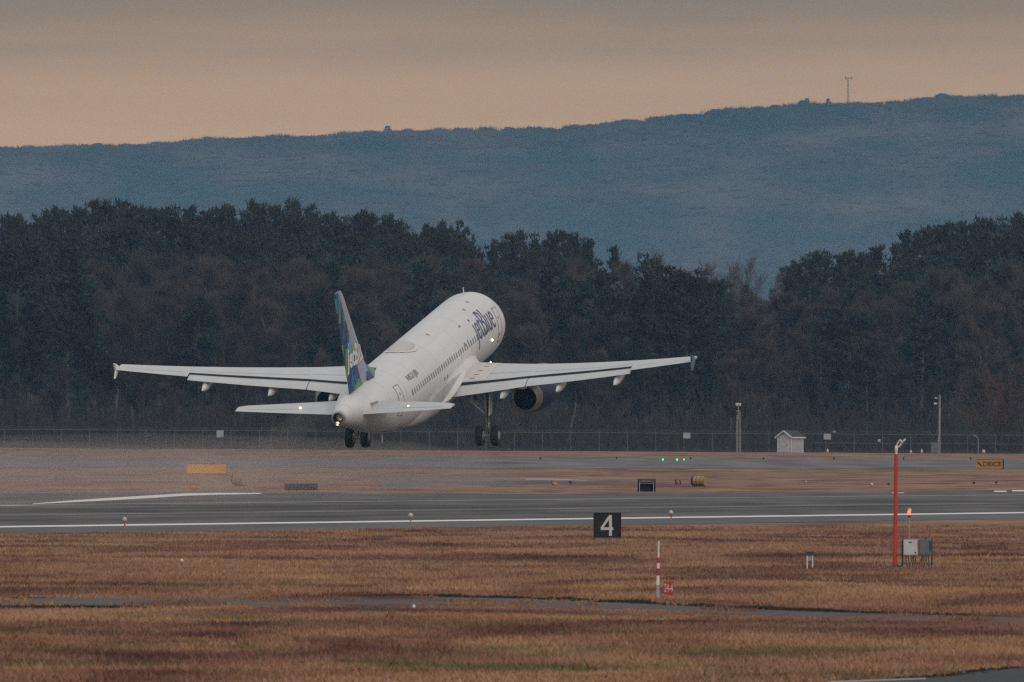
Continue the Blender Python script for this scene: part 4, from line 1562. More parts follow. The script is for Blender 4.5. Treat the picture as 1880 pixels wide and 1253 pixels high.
# ------------------------------------------------------------------ the airliner
# local axes: x to starboard, y forward (y = 18 - station from the nose), z up from the cabin axis
jet = bpy.data.objects.new('airliner', None)
COL.objects.link(jet)
jet.empty_display_size = 2
jet.location = (-5.36, 1485.9, 7.69)
jet.rotation_mode = 'XYZ'
tag(jet, 'white twin-engine jetBlue airliner climbing away just above the runway', 'airplane')
jet.matrix_world = Matrix.Translation((-5.36, 1485.9, 7.69)) @ (Matrix.Rotation(R(-12.9), 4, 'Z') @ Matrix.Rotation(R(10.95), 4, 'X') @ Matrix.Rotation(R(-.78), 4, 'Y'))

FS = [0, .12, .4, .9, 1.5, 2.2, 3.0, 4.0, 5.0, 6.2, 8, 12, 18, 24.5, 26, 27.2, 28.5, 30, 32, 34, 35.5, 36.6, 37.3, 37.57]
FT = [-.45, -.16, .12, .42, .72, 1.12, 1.56, 1.90, 2.04, 2.07, 2.07, 2.07, 2.07, 2.07, 2.07, 2.07, 2.06, 2.03, 1.97, 1.86, 1.74, 1.60, 1.46, 1.40]
FB = [-.45, -.76, -1.06, -1.36, -1.60, -1.78, -1.92, -2.03, -2.07, -2.07, -2.07, -2.07, -2.07, -2.07, -1.99, -1.86, -1.64, -1.32, -.84, -.32, .08, .38, .60, .68]
FW = [0.02, .32, .62, .98, 1.25, 1.50, 1.72, 1.90, 1.96, 1.975, 1.975, 1.975, 1.975, 1.975, 1.975, 1.955, 1.90, 1.77, 1.45, 1.08, .80, .60, .44, .37]
def fprof(s):
    return np.interp(s, FS, FT), np.interp(s, FS, FB), np.interp(s, FS, FW)
def fus(s, phi, off=0.0):
    """skin point at station s, angle phi up from the starboard side"""
    t_, b_, w_ = fprof(s)
    zc, hh_ = (t_ + b_) / 2, (t_ - b_) / 2
    n = Vector((math.cos(phi) / max(w_, .01), 0, math.sin(phi) / max(hh_, .01))).normalized()
    return Vector((w_ * math.cos(phi), 18 - s, zc + hh_ * math.sin(phi))) + n * off

ss = sorted(set(FS + list(np.linspace(1, 36, 50))))
mb = MB()
mb.loft([[fus(s_, 2 * math.pi * i / 48) for i in range(48)] for s_ in ss], caps=False)
mb.f.append(tuple(range(48))[::-1])
mb.k.append(0)
fuselage = mb.build('fuselage', M['fus'], jet, True, 50)
# exhaust of the auxiliary power unit: grey ring with a dark hole
zc = 1.04
mb = MB().lathe([(.40, 0), (.385, .34), (.30, .36), (.27, .05), (.05, -.10)], 'Y', (0, 0, 0), 28, ks=[0, 0, 1, 1])
for i, v in enumerate(mb.v):
    mb.v[i] = (v[0], 18 - 37.45 - v[1], v[2] + zc)
mb.build('tail_exhaust', [M['silver'], M['soot']], jet, True, 40)

def patch(name, s0, s1, p0, p1, off, m_, parent, ns=4, npp=5, rounded=0.0):
    """thin curved panel lying on the skin"""
    mb = MB()
    rows = []
    for j in range(npp + 1):
        fv = j / npp
        inset = 0.0
        if rounded:
            e = abs(fv * 2 - 1)
            inset = rounded * (s1 - s0) * .5 * max(0, (e - .55) / .45) ** 2
        rows.append([fus(s0 + inset + (s1 - s0 - 2 * inset) * i / ns, p0 + (p1 - p0) * fv, off) for i in range(ns + 1)])
    n = ns + 1
    top = [v for r_ in rows for v in r_]
    bot = []
    for j in range(npp + 1):
        for i in range(n):
            v = rows[j][i]
            bot.append(Vector((v.x * .985, v.y, v.z * .985)))
    k = len(top)
    fs = []
    for j in range(npp):
        for i in range(ns):
            a_ = j * n + i
            fs.append((a_, a_ + 1, a_ + n + 1, a_ + n))
    rim = [i for i in range(n)] + [j * n + ns for j in range(1, npp + 1)] + [npp * n + i for i in range(ns - 1, -1, -1)] + [j * n for j in range(npp - 1, 0, -1)]
    for a_, b_ in zip(rim, rim[1:] + rim[:1]):
        fs.append((a_, b_, k + b_, k + a_))
    mb.add(top + bot, fs)
    return mb.build(name, m_, parent)

# cabin windows, both sides, sharing one mesh per side
WZ = .52 / 2.07
def window_row():
    for side in (0, 1):
        phi = math.asin(WZ)
        base = patch('window', 18 - .115, 18 + .115, phi - .085, phi + .085, .010, M['glass'], jet, 2, 6, .8)
        if side:
            for v in base.data.vertices:
                v.co.x = -v.co.x
            base.data.flip_normals()
        sts = [7.2 + .533 * i for i in range(39)]
        sts = [s_ for s_ in sts if s_ < 27.6]
        for i, s_ in enumerate(sts):
            o = base if i == 0 else base.copy()
            if i:
                COL.objects.link(o)
            o.location = (0, 18 - s_, 0)
window_row()

def door(s0, s1, p0, p1, lab=None, port=False):
    d = patch('door', s0, s1, p0, p1, .008, M['fus'], jet, 4, 8, .25)
    if lab:
        d['label'] = lab
    ed = MB()
    e = .035
    def strip_(sa, sb, pa, pb, n=8):
        rows = []
        for j in range(n + 1):
            t_ = j / n
            rows.append((fus(sa[0] + (sb[0] - sa[0]) * t_, pa + (pb - pa) * t_, .012), fus(sa[1] + (sb[1] - sa[1]) * t_, pa + (pb - pa) * t_, .012)))
        for a_, b_ in zip(rows, rows[1:]):
            ed.add([a_[0], a_[1], b_[1], b_[0]], [(0, 1, 2, 3)])
    strip_((s0 - e, s0 + e), (s0 - e, s0 + e), p0, p1)
    strip_((s1 - e, s1 + e), (s1 - e, s1 + e), p0, p1)
    strip_((s0, s1), (s0, s1), p1 - .012, p1 + .024, 1)
    strip_((s0, s1), (s0, s1), p0 - .024, p0 + .012, 1)
    o = ed.build('seam', M['seam'], d)
    pw = patch('door_window', (s0 + s1) / 2 - .07, (s0 + s1) / 2 + .07, .27, .36, .014, M['glass'], d, 2, 3)
    return d
door(29.3, 30.15, -.42, .62)
door(4.9, 5.75, -.36, .62)
for s_ in (15.1, 16.0):
    patch('overwing_exit', s_ - .26, s_ + .26, -.08, .44, .008, M['fus'], jet, 3, 5, .2)
patch('cargo_door', 22.6, 24.4, -.95, -.30, .008, M['fus'], jet, 4, 6)
patch('vent', 21.6, 22.6, -.62, -.50, .012, M['seam'], jet, 3, 2)
patch('vent', 27.0, 28.1, -1.02, -.92, .012, M['seam'], jet, 3, 2)
patch('vent', 28.6, 29.4, -1.25, -1.17, .012, M['seam'], jet, 3, 2)
patch('vent', 33.0, 34.1, .10, .36, .010, M['seam'], jet, 3, 3)
patch('vent', 12.6, 13.0, .80, .86, .012, M['seam'], jet, 2, 2)
patch('vent', 5.4, 5.9, -.18, -.10, .012, M['seam'], jet, 2, 2)
for s_, ph in ((9.4, 1.12), (17.6, 1.26), (13.1, .34), (13.9, .34), (19.0, -.08), (19.7, -.10), (7.5, 1.25)):
    patch('probe_plate', s_ - .11, s_ + .11, ph - .05, ph + .05, .014, M['seam'], jet, 2, 2)

def skin_text(body, s_left, s_right, v0, v1, name, m_, weight, lab=None):
    """lettering bent round the starboard side, reading from the tail towards the nose; v = arc height above the cabin axis"""
    bm = fit_text(body, 0, s_left - s_right, v0, v1, weight, 16)
    for k in range(1, 10):
        u = (s_left - s_right) * k / 10
        bmesh.ops.bisect_plane(bm, geom=bm.verts[:] + bm.edges[:] + bm.faces[:], plane_co=(u, 0, 0), plane_no=(1, 0, 0))
    for v in bm.verts:
        v.co = fus(s_left - v.co.x, v.co.y / 2.02, .022)
    o = bm_obj(bm, name, m_, jet)
    if lab:
        o['label'] = lab
    return o
skin_text('jetBlue', 10.9, 6.3, -.22, 1.80, 'lettering', M['letter'], -.004, 'dark blue jetBlue title on the forward fuselage')
skin_text('N521JB', 27.3, 24.9, .98, 1.46, 'lettering', M['seam'], .012, 'small grey registration on the rear fuselage')

# satellite antenna dome with its rim, and blade antennas on the crown
mb = MB()
rings = []
for t_, hw, ht_ in ((0, .02, .0), (.06, .38, .10), (.18, .62, .22), (.35, .74, .32), (.55, .76, .33), (.75, .62, .24), (.92, .36, .10), (1, .02, 0)):
    s_ = 20.2 + 3.3 * t_
    rings.append([Vector((hw * math.cos(a_), 18 - s_, 2.07 - hw * hw * .26 * abs(math.cos(a_)) - .03 + ht_ * math.sin(a_))) for a_ in np.linspace(0, math.pi, 13)])
mb.loft(rings)
dome = mb.build('antenna_dome', M['radome'], jet, True, 60)
rim = MB()
rr = []
for t_, hw, ht_ in ((-.04, .03, 0), (.02, .46, 0), (.16, .76, 0), (.35, .89, 0), (.55, .91, 0), (.76, .76, 0), (.95, .45, 0), (1.04, .03, 0)):
    s_ = 20.2 + 3.3 * t_
    rr.append([Vector((hw * math.cos(a_), 18 - s_, math.sqrt(max(2.07 ** 2 - (hw * math.cos(a_) * 1.048) ** 2, 0)) + .035)) for a_ in np.linspace(0, math.pi, 13)])
for a_, b_ in zip(rr, rr[1:]):
    for i in range(12):
        rim.add([a_[i], a_[i + 1], b_[i + 1], b_[i]], [(0, 1, 2, 3)])
rim.build('dome_skirt', M['fus'], jet, True)
def blade(s_, z0, h_, c_, parent=jet, sgn=1):
    mb = MB()
    mb.loft([[(w_ * .5, 18 - s_ - y_, z0) for w_, y_ in ((0, -c_ / 2), (.07, 0), (0, c_ / 2), (-.07, 0))],
             [(w_ * .35, 18 - s_ - y_ - .16 * h_, z0 + sgn * h_) for w_, y_ in ((0, -c_ * .3), (.07, 0), (0, c_ * .3), (-.07, 0))]])
    return mb.build('blade_antenna', M['pale'], parent)
blade(5.6, 2.05, .42, .30)
blade(27.5, -1.86, .46, .34, jet, -1)

# wing
def airfoil(xt, tc, n=13):
    """closed outline from the trailing cut over the top to the nose and back: (x, z) per unit chord"""
    xs_ = [xt * (0.5 * (1 + math.cos(math.pi * i / n))) for i in range(n + 1)]
    def th(x_):
        return 5 * tc * (.2969 * math.sqrt(max(x_, 0)) - .126 * x_ - .3516 * x_ ** 2 + .2843 * x_ ** 3 - .1036 * x_ ** 4)
    cam_ = lambda x_: .016 * (1 - (2 * x_ - 1) ** 2)
    up_ = [(x_, cam_(x_) + th(x_)) for x_ in xs_]
    lo_ = [(x_, cam_(x_) - th(x_)) for x_ in xs_[::-1][1:]]
    return up_ + lo_

def wing_le(y_):
    return np.interp(y_, [0, 1.98, 16.9], [11.2, 12.15, 19.95])
def wing_te(y_):
    return np.interp(y_, [0, 1.98, 6.4, 16.9], [18.75, 18.6, 18.55, 21.5])
def wing_z(y_):
    return -1.02 + (y_ - 1.98) * math.tan(R(5.1)) + .62 * (max(y_ - 2, 0) / 14.9) ** 2
def wing_pt(y_, x_, z_, sgn):
    c_ = wing_te(y_) - wing_le(y_)
    inc = R(np.interp(y_, [0, 16.9], [3.4, -.3]))
    dx, dz = (x_ - .4) * c_, z_ * c_
    return Vector((sgn * y_, 18 - (wing_le(y_) + .4 * c_ + dx * math.cos(inc) + dz * math.sin(inc)), wing_z(y_) + dz * math.cos(inc) - dx * math.sin(inc)))
FLAP_END = 12.9
for sgn in (1, -1):
    st = [(1.2, .80), (1.98, .80), (3.4, .80), (5.0, .80), (6.4, .79), (8.5, .77), (10.7, .76), (FLAP_END, .75), (FLAP_END + .01, .999), (14.4, .999), (16.0, .999), (16.75, .999)]
    rings = []
    for y_, xt in st:
        rings.append([wing_pt(y_, x_, z_, sgn) for x_, z_ in airfoil(xt, np.interp(y_, [2, 6.4, 17], [.135, .115, .10]))])
    nn_ = len(rings[0])
    mb = MB()
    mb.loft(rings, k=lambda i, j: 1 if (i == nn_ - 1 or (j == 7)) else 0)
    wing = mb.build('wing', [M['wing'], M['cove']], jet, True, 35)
    # painted walkway panel by the root
    def on_wing(y_, f_, lift):
        af = airfoil(1.0, np.interp(y_, [2, 6.4, 17], [.135, .115, .10]), 24)[:25]
        zs = np.interp(f_, [q_[0] for q_ in af][::-1], [q_[1] for q_ in af][::-1])
        return wing_pt(y_, f_, zs, sgn) + Vector((0, 0, lift))
    wk = MB()
    yy = np.linspace(2.15, 3.75, 5)
    ff = np.linspace(.10, .785, 12)
    vs = [on_wing(y_ + .25 * (1 - f_), f_, .012) for f_ in ff for y_ in yy]
    wk.add(vs, [(j * 5 + i, j * 5 + i + 1, (j + 1) * 5 + i + 1, (j + 1) * 5 + i) for j in range(11) for i in range(4)])
    pan = wk.build('walkway_panel', M['wingpink'], wing, True)
    for y_, f_ in ((3.05, .62), (3.1, .5), (3.3, .36), (3.35, .24), (2.9, .72)):
        mk = MB()
        a_, b_, c_, d_ = (on_wing(y_ + dy, f_ + df, .022) for dy, df in ((-.16, -.014), (.16, -.006), (.16, .012), (-.16, .004)))
        mk.add([a_, b_, c_, d_], [(0, 1, 2, 3)])
        mk.build('walkway_mark', M['seam'], wing)
    sl = MB()
    for y0_, y1_, f_ in ((2.3, 6.4, .60), (6.5, FLAP_END, .62), (FLAP_END + .2, 16.3, .72)):
        ys_ = np.linspace(y0_, y1_, 9)
        for a_, b_ in zip(ys_, ys_[1:]):
            sl.add([on_wing(a_, f_, .008), on_wing(b_, f_, .008), on_wing(b_, f_ + .007, .008), on_wing(a_, f_ + .007, .008)], [(0, 1, 2, 3)])
    sl.build('spoiler_seam', M['seam'], wing)
    ls = MB()
    ys_ = np.linspace(3.4, 16.2, 24)
    for a_, b_ in zip(ys_, ys_[1:]):
        ls.add([on_wing(a_, .15, .006), on_wing(b_, .15, .006), on_wing(b_, .156, .006), on_wing(a_, .156, .006)], [(0, 1, 2, 3)])
    ls.build('slat_seam', M['seam'], wing)
    # flaps, run out and down
    for y0_, y1_ in ((2.12, 6.36), (6.42, FLAP_END)):
        rings = []
        for y_ in np.linspace(y0_, y1_, 5):
            c_ = wing_te(y_) - wing_le(y_)
            fc = c_ * np.interp(y_, [2, 6.4, FLAP_END], [.235, .275, .295])
            lead = wing_pt(y_, np.interp(y_, [2, 6.4, FLAP_END], [.80, .79, .75]) + .004, .018, sgn)
            de = R(13)
            ring = []
            for x_, z_ in airfoil(.995, .13, 8):
                dx, dz = x_ * fc, z_ * fc
                ring.append(Vector((lead.x, lead.y - dx * math.cos(de) - dz * math.sin(de) + .02, lead.z - .075 + dz * math.cos(de) - dx * math.sin(de))))
            rings.append(ring)
        MB().loft(rings).build('flap', M['wing'], jet, True, 35)
    # canoe fairings under the flaps
    for y_ in (5.0, 8.4, 12.0):
        te = wing_pt(y_, 1.0, 0, sgn)
        c_ = wing_te(y_) - wing_le(y_)
        mb = MB()
        rings = []
        for t_, rw_, rh_ in ((0, .03, .03), (.15, .14, .16), (.4, .20, .30), (.65, .19, .30), (.85, .12, .19), (1, .02, .03)):
            y0 = te.y + 2.5 - 3.1 * t_
            zz = te.z - .32 - .30 * t_
            rings.append([Vector((te.x + rw_ * math.cos(a_), y0, zz + rh_ * math.sin(a_))) for a_ in np.linspace(0, 2 * math.pi, 13)[:-1]])
        mb.loft(rings).build('flap_fairing', M['white'], jet, True, 60)
    # wingtip fence
    mb = MB()
    tipm = wing_pt(16.78, .45, .0, sgn)
    tz = tipm.z
    LEy = 18 - wing_le(16.78)
    TEy = 18 - wing_te(16.78)
    outl = [(LEy - .75, .0), (LEy - 1.15, .20), (TEy - .16, .42), (TEy - .28, .42), (TEy - .10, .0), (TEy - .30, -.44), (TEy - .20, -.44), (LEy - 1.05, -.16)]
    for xx in (.0, .06):
        pass
    mb.loft([[(sgn * (16.74 + .10 * abs(z_) * .5), y_, tz + z_) for y_, z_ in outl], [(sgn * (16.82 + .10 * abs(z_) * .9), y_, tz + z_) for y_, z_ in outl]])
    fe = mb.build('wingtip_fence', M['fence_blue'] if sgn > 0 else M['white'], jet)
    # engine
    ex, ez = 5.75, -2.05
    prof = [(.80, 12.2), (.98, 11.35), (1.06, 11.2), (1.12, 11.32), (1.20, 12.0), (1.22, 13.0), (1.17, 14.1), (1.07, 14.95), (.93, 15.6)]
    mb = MB()
    mb.lathe([(r_, 18 - s_) for r_, s_ in prof], 'Y', (sgn * ex, 0, ez), 36)
    nac = mb.build('engine', M['navy'], jet, True, 50)
    MB().lathe([(1.0, 18 - 11.34), (1.065, 18 - 11.185), (1.128, 18 - 11.35), (1.13, 18 - 11.42)], 'Y', (sgn * ex, 0, ez), 36).build('inlet_lip', M['silver'], nac, True, 50)
    MB().lathe([(.925, 18 - 15.58), (.88, 18 - 15.72), (.78, 18 - 15.98), (.665, 18 - 16.25), (.62, 18 - 16.25), (.60, 18 - 15.5), (.3, 18 - 14.9), (.02, 18 - 14.8)], 'Y', (sgn * ex, 0, ez), 36, ks=[0, 0, 0, 1, 1, 1, 1]).build('exhaust_nozzle', [M['nozzle'], M['soot']], nac, True, 40)
    if sgn > 0:
        pass
    pyl = MB()
    rings = []
    for s_, zt, zb_, hw in ((12.4, -.92, -1.2, .12), (13.5, -.72, -1.3, .20), (15.0, -.80, -1.4, .20), (16.6, -1.0, -1.45, .14), (17.6, -1.12, -1.25, .03)):
        rings.append([(sgn * ex - hw, 18 - s_, zb_), (sgn * ex + hw, 18 - s_, zb_), (sgn * ex + hw, 18 - s_, zt), (sgn * ex - hw, 18 - s_, zt)])
    pyl.loft(rings).build('pylon', M['wing'], jet)
    MB().lathe([(.02, 0), (.05, .25), (.05, .75), (.02, 1.0)], 'Y', (sgn * (ex + 1.18), 18 - 12.9, ez + .42), 8).build('strake', M['white'], nac)
    # tailplane
    rings = []
    for y_, le_, te_, z_ in ((.5, 31.2, 35.25, .72), (1.0, 31.6, 35.3, .78), (3.5, 33.35, 35.95, 1.02), (5.8, 34.95, 36.5, 1.25), (6.22, 35.45, 36.58, 1.29)):
        rings.append([Vector((sgn * y_, 18 - (le_ + x_ * (te_ - le_)), z_ + zz_ * (te_ - le_) - (x_ - .5) * .02)) for x_, zz_ in airfoil(.995, .09, 9)])
    st_ = MB().loft(rings).build('tailplane', M['wing'], jet, True, 35)
    es = MB()
    for (ya, sa, za), (yb, sb, zb_) in (((1.0, 34.35, .905), (5.6, 36.05, 1.285)),):
        es.add([(sgn * ya, 18 - sa, za), (sgn * yb, 18 - sb, zb_), (sgn * yb, 18 - sb - .05, zb_ - .004), (sgn * ya, 18 - sa - .05, za - .004)], [(0, 1, 2, 3)])
    es.build('elevator_seam', M['seam'], st_)
    MB().lathe([(.02, .0), (.075, .0), (.06, .05), (.02, .07)], 'Z', (sgn * (3.4 if sgn > 0 else 2.85), 18 - 34.9, 1.10), 10).build('logo_light', M['lamp'], jet)
    # main landing gear
    g = MB()
    gx, gy = sgn * 3.80, 18 - 17.7
    g.tube((gx, gy, -1.15), (gx, gy, -2.75), .15, .14, 12)
    g.tube((gx, gy, -2.6), (gx, gy, -3.95), .085, .085, 10)
    leg = g.build('main_gear_leg', M['gear'], jet, True, 40)
    MB().tube((gx - .62, gy, -3.9), (gx + .62, gy, -3.9), .08, .08, 10).build('axle', M['gear'], leg, True, 40)
    MB().tube((gx - sgn * 1.5, gy, -1.35), (gx, gy, -2.7), .065, .065, 8).build('side_brace', M['gear'], leg)
    MB().path([(gx, gy + .12, -2.65), (gx, gy + .42, -3.2), (gx, gy + .10, -3.75)], .05, 8).build('torque_link', M['gear'], leg)
    MB().path([(gx + .1, gy - .14, -1.3), (gx + .1, gy - .16, -2.6), (gx + .06, gy - .12, -3.7)], .025, 6).build('brake_hose', M['black'], leg)
    MB().box((gx + sgn * .30, gy - .05, -1.95), (.05, .75, 1.45), ry=sgn * R(6)).build('gear_door', M['belly'], leg)
    for dx in (-.46, .46):
        wl = MB().lathe([(.30, -.20), (.48, -.21), (.56, -.17), (.585, -.08), (.585, .08), (.56, .17), (.48, .21), (.30, .20)], 'X', (gx + dx, gy, -3.9), 28).build('wheel', M['rubber'], leg, True, 40)
        wl.name = 'wheel'
        MB().lathe([(.06, -.235), (.22, -.225), (.29, -.19), (.29, .19), (.22, .225), (.06, .235)], 'X', (gx + dx, gy, -3.9), 20).build('brake_hub', M['gear'], leg, True, 40)

# white maker's patch and lamps
MB().lathe([(.02, -.01), (.06, 0), (.05, .05), (.01, .07)], 'Z', (3.15, 18 - 13.2, -.53), 10).build('landing_lamp', M['lamp'], jet)
q = fus(7.6, -.12, .02)
MB().lathe([(.01, -.02), (.08, 0), (.07, .04), (.01, .07)], 'X', tuple(q), 12).build('wing_inspection_lamp', M['lamp'], jet)
MB().lathe([(.02, -.02), (.10, 0), (.09, .05), (.02, .08)], 'Y', (0, 0, 0), 12).build('tail_lamp', M['taillamp'], jet).location = (-.05, 18 - 37.78, .72)

# belly fairing at the wing root
mb = MB()
rings = []
for s_, hw, zb_, zt in ((10.6, .5, -2.08, -1.5), (11.3, 1.35, -2.24, -1.1), (12.4, 1.98, -2.42, -.62), (14, 2.12, -2.50, -.48), (17, 2.14, -2.50, -.52), (19, 2.13, -2.48, -.50), (20.8, 2.11, -2.44, -.50), (22.2, 2.06, -2.36, -.60), (23.4, 1.93, -2.26, -.82), (24.4, 1.55, -2.16, -1.15), (25.0, .8, -2.05, -1.6)):
    ring = []
    for i in range(21):
        a_ = math.pi + math.pi * i / 20
        cx, cz = math.cos(a_), math.sin(a_)
        ring.append(Vector((hw * math.copysign(abs(cx) ** .75, cx), 18 - s_, zt + (zt - zb_) * math.copysign(abs(cz) ** .8, cz))))
    rings.append(ring)
mb.loft(rings)
mb.build('belly_fairing', M['belly'], jet, True, 60)
# upper wing-root fillets
for sgn in (1, -1):
    mb = MB()
    rings = []
    for s_, x0_, z0_, x1_, z1_ in ((11.4, 1.90, -.40, 1.99, -.75), (12.6, 1.93, -.10, 2.35, -.60), (14.5, 1.94, -.02, 2.42, -.52), (17, 1.94, -.16, 2.40, -.80), (18.6, 1.94, -.38, 2.36, -1.12), (19.8, 1.92, -.56, 2.24, -1.36), (21.2, 1.86, -.70, 2.06, -1.40), (22.2, 1.70, -.85, 1.88, -1.40)):
        rings.append([(sgn * x0_, 18 - s_, z0_), (sgn * (x0_ * .65 + x1_ * .35 - .03), 18 - s_, z0_ * .4 + z1_ * .6), (sgn * x1_, 18 - s_, z1_), (sgn * x1_ * .8, 18 - s_, z1_ - .5), (sgn * x0_ * .8, 18 - s_, z1_ - .2)])
    mb.loft(rings).build('root_fillet', M['fus'], jet, True, 45)

# fin with its dorsal fillet, rudder seam and title
rings = []
for z_, le_, te_ in ((1.45, 29.3, 34.75), (2.05, 30.15, 34.95), (2.5, 30.6, 35.1), (4.5, 32.38, 35.85), (6.5, 34.15, 36.6), (7.6, 35.1, 37.0), (7.94, 35.65, 37.15)):
    rings.append([Vector((zz_ * (te_ - le_), 18 - (le_ + x_ * (te_ - le_)), z_)) for x_, zz_ in [(x_, z2 - .016 * (1 - (2 * x_ - 1) ** 2)) for x_, z2 in airfoil(.995, .10, 10)]])
nr = len(rings[0])
mb = MB().loft(rings, k=lambda i, j: 1 if (5 <= i <= 14) else 0)
fin = mb.build('fin', [M['livery'], M['finsilver']], jet, True, 35)
df = MB()
rings = []
for s_, zt, hw in ((27.6, 2.0, .03), (28.6, 2.18, .10), (29.6, 2.42, .17), (30.4, 2.75, .22), (31.4, 3.2, .16)):
    rings.append([(-hw * 2.2, 18 - s_, 1.90), (hw * 2.2, 18 - s_, 1.90), (hw * .8, 18 - s_, (zt + 2.0) / 2), (0, 18 - s_, zt), (-hw * .8, 18 - s_, (zt + 2.0) / 2)])
df.loft(rings).build('dorsal_fillet', M['livery'], jet, True, 60)
def fin_x(s_, z_):
    le_ = np.interp(z_, [2.05, 7.6], [30.15, 35.1])
    te_ = np.interp(z_, [2.05, 7.6], [34.95, 37.0])
    c_ = te_ - le_
    x_ = min(max((s_ - le_) / c_, 0.001), .995)
    th = 5 * .10 * (.2969 * math.sqrt(x_) - .126 * x_ - .3516 * x_ ** 2 + .2843 * x_ ** 3 - .1036 * x_ ** 4)
    return th * c_
bm = fit_text('jetBlue', 0, 3.5, 2.9, 4.5, .03, 8)
for k in range(1, 8):
    bmesh.ops.bisect_plane(bm, geom=bm.verts[:] + bm.edges[:] + bm.faces[:], plane_co=(3.5 * k / 8, 0, 0), plane_no=(1, 0, 0))
for v in bm.verts:
    s_ = 35.1 - v.co.x
    zz_ = v.co.y
    v.co = Vector((fin_x(s_, zz_) + .02, 18 - s_, zz_))
o = bm_obj(bm, 'lettering', M['pale'], fin)
rs = MB()
for a_, b_ in zip(np.linspace(2.15, 7.5, 9)[:-1], np.linspace(2.15, 7.5, 9)[1:]):
    sa = np.interp(a_, [2.05, 7.6], [33.6, 36.45])
    sb = np.interp(b_, [2.05, 7.6], [33.6, 36.45])
    rs.add([(fin_x(sa, a_) + .010, 18 - sa, a_), (fin_x(sa + .04, a_) + .010, 18 - sa - .04, a_), (fin_x(sb + .04, b_) + .010, 18 - sb - .04, b_), (fin_x(sb, b_) + .010, 18 - sb, b_)], [(0, 1, 2, 3)])
rs.build('rudder_seam', M['black'], fin)

# nose gear
g = MB()
g.tube((0, 18 - 5.1, -1.9), (0, 18 - 5.0, -3.9), .09, .07, 10)
leg = g.build('nose_gear_leg', M['gear'], jet, True, 40)
MB().tube((0, 18 - 5.9, -2.0), (0, 18 - 5.05, -3.1), .05, .05, 8).build('drag_brace', M['gear'], leg)
for sx in (-1, 1):
    MB().lathe([(.10, -.10), (.30, -.11), (.375, -.05), (.375, .05), (.30, .11), (.10, .10)], 'X', (sx * .25, 18 - 5.0, -3.85), 20).build('wheel', M['rubber'], leg, True, 40)
    MB().box((sx * .36, 18 - 5.6, -2.35), (.04, 1.2, .8)).build('gear_door', M['belly'], leg)

# ------------------------------------------------------------------ air: haze over the whole place, hot exhaust behind the engines
def volume_mat(name, col, dens, g, noise=None):
    m_ = bpy.data.materials.new(name)
    m_.use_nodes = True
    t_ = m_.node_tree
    t_.nodes.clear()
    o_ = t_.nodes.new('ShaderNodeOutputMaterial')
    v_ = t_.nodes.new('ShaderNodeVolumePrincipled')
    v_.inputs['Color'].default_value = (*col, 1)
    v_.inputs['Density'].default_value = dens
    v_.inputs['Anisotropy'].default_value = g
    t_.links.new(v_.outputs[0], o_.inputs['Volume'])
    return m_
hz = MB().box((0, 8780, 131), (2600, 17640, 264)).build('haze', volume_mat('haze_air', (.38, .68, 1.0), 2.05e-5, 0.0))
hz['kind'] = 'stuff'
hz['label'] = 'thin blue evening haze'

vm_ = MB().box((0, 8700, 52), (2400, 7800, 100)).build('valley_mist', volume_mat('valley_mist_air', (.50, .73, .92), 1.9e-5, 0.0))
vm_['kind'] = 'stuff'
vm_['label'] = 'pale mist lying in the valley before the hill'

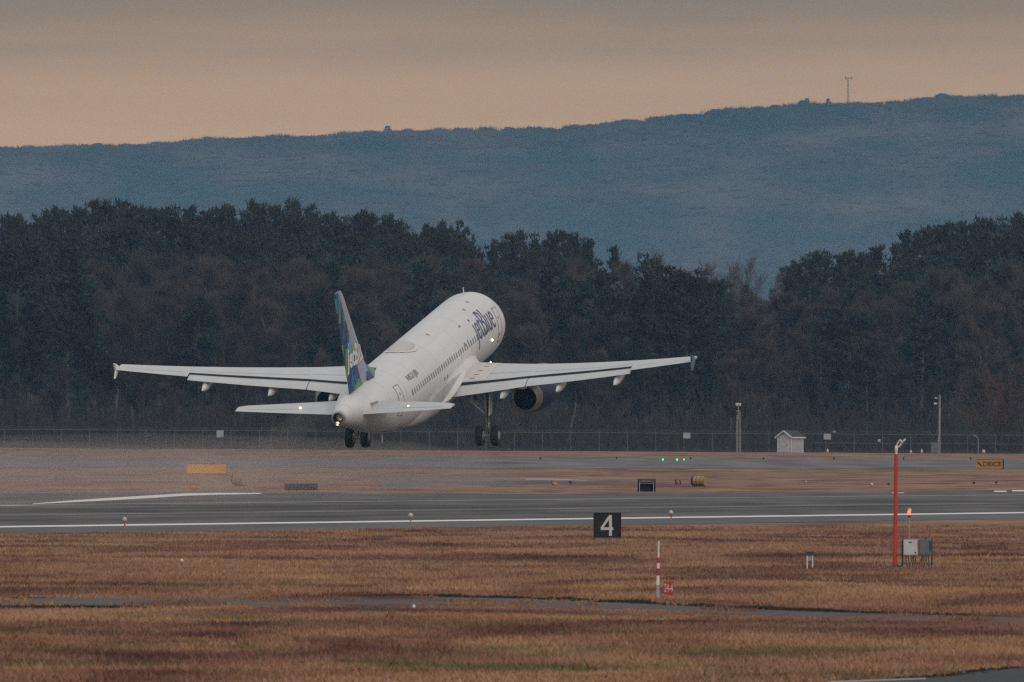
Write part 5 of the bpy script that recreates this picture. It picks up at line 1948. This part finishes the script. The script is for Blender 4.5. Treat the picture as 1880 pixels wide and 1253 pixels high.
# the exhaust stream leaves the engines, sinks to the runway and spreads: it bends light only a little (strongly forward scattering)
hd_ = Vector((math.sin(R(12.9)), math.cos(R(12.9)), 0))
sd_ = Vector((hd_.y, -hd_.x, 0))
ex0 = jet.matrix_world @ Vector((0, 18 - 16.5, -2.05))
mb = MB()
rings = []
for back, half, zc_, hz_ in ((24, 7.0, .8, .7), (36, 10.0, 1.2, 1.1), (60, 14, 1.5, 1.4), (100, 20, 1.9, 1.8), (150, 26, 1.95, 1.9), (230, 26, 1.6, 1.55), (270, 14, .9, .8)):
    c = ex0 - hd_ * back
    rings.append([c + sd_ * (half * math.cos(a_)) + Vector((0, 0, zc_ - c.z + hz_ * math.sin(a_))) for a_ in np.linspace(0, 2 * math.pi, 25)[:-1]])
mb.loft(rings)
def hot_air(name, fwd, dust):
    m_ = volume_mat(name, (1.0, .995, .99), fwd, .999)
    t_ = m_.node_tree
    o_ = t_.nodes['Material Output']
    v1 = o_.inputs['Volume'].links[0].from_node
    v2 = t_.nodes.new('ShaderNodeVolumePrincipled')
    v2.inputs['Color'].default_value = (.86, .66, .52, 1)
    v2.inputs['Density'].default_value = dust
    ad = t_.nodes.new('ShaderNodeAddShader')
    t_.links.new(v1.outputs[0], ad.inputs[0])
    t_.links.new(v2.outputs[0], ad.inputs[1])
    t_.links.new(ad.outputs[0], o_.inputs['Volume'])
    return m_
jb = mb.build('jet_blast', hot_air('hot_exhaust_air', .0010, .0007), None, True)
jb['kind'] = 'stuff'
jb['label'] = 'shimmering hot exhaust spreading low behind the engines'
# sooty jets straight behind the two engines
for sgn in (-1, 1):
    mb = MB()
    mb.lathe([(.50, 18 - 16.4), (.62, 18 - 20), (.85, 18 - 27), (1.05, 18 - 34), (.95, 18 - 38), (.3, 18 - 39.5)], 'Y', (sgn * 5.75, 0, -2.05), 20)
    for i, v in enumerate(mb.v):
        mb.v[i] = tuple(jet.matrix_world @ Vector(v))
    ep = mb.build('exhaust_plume', hot_air('exhaust_jet_air', .002, .0150 if sgn < 0 else .0018), None, True)
    ep['kind'] = 'stuff'
    ep['label'] = 'thin slanting exhaust streak behind an engine'
# older exhaust drifting over the far edge of the pavement
mb = MB()
rings = []
for px, half, hz_ in ((-260, 45, 1.7), (-60, 62, 2.0), (250, 66, 2.1), (520, 66, 2.0), (760, 60, 1.8), (900, 45, 1.3), (975, 18, .5)):
    yc = 1795
    x = at_depth(px, yc)
    rings.append([Vector((x, yc + half * math.cos(a_), .06 + hz_ + hz_ * math.sin(a_))) for a_ in np.linspace(0, 2 * math.pi, 25)[:-1]])
mb.loft(rings)
jb = mb.build('jet_blast', hot_air('drifting_exhaust_air', .0050, .0005), None, True)
jb['kind'] = 'stuff'
jb['label'] = 'drifting hot exhaust over the far pavement edge'
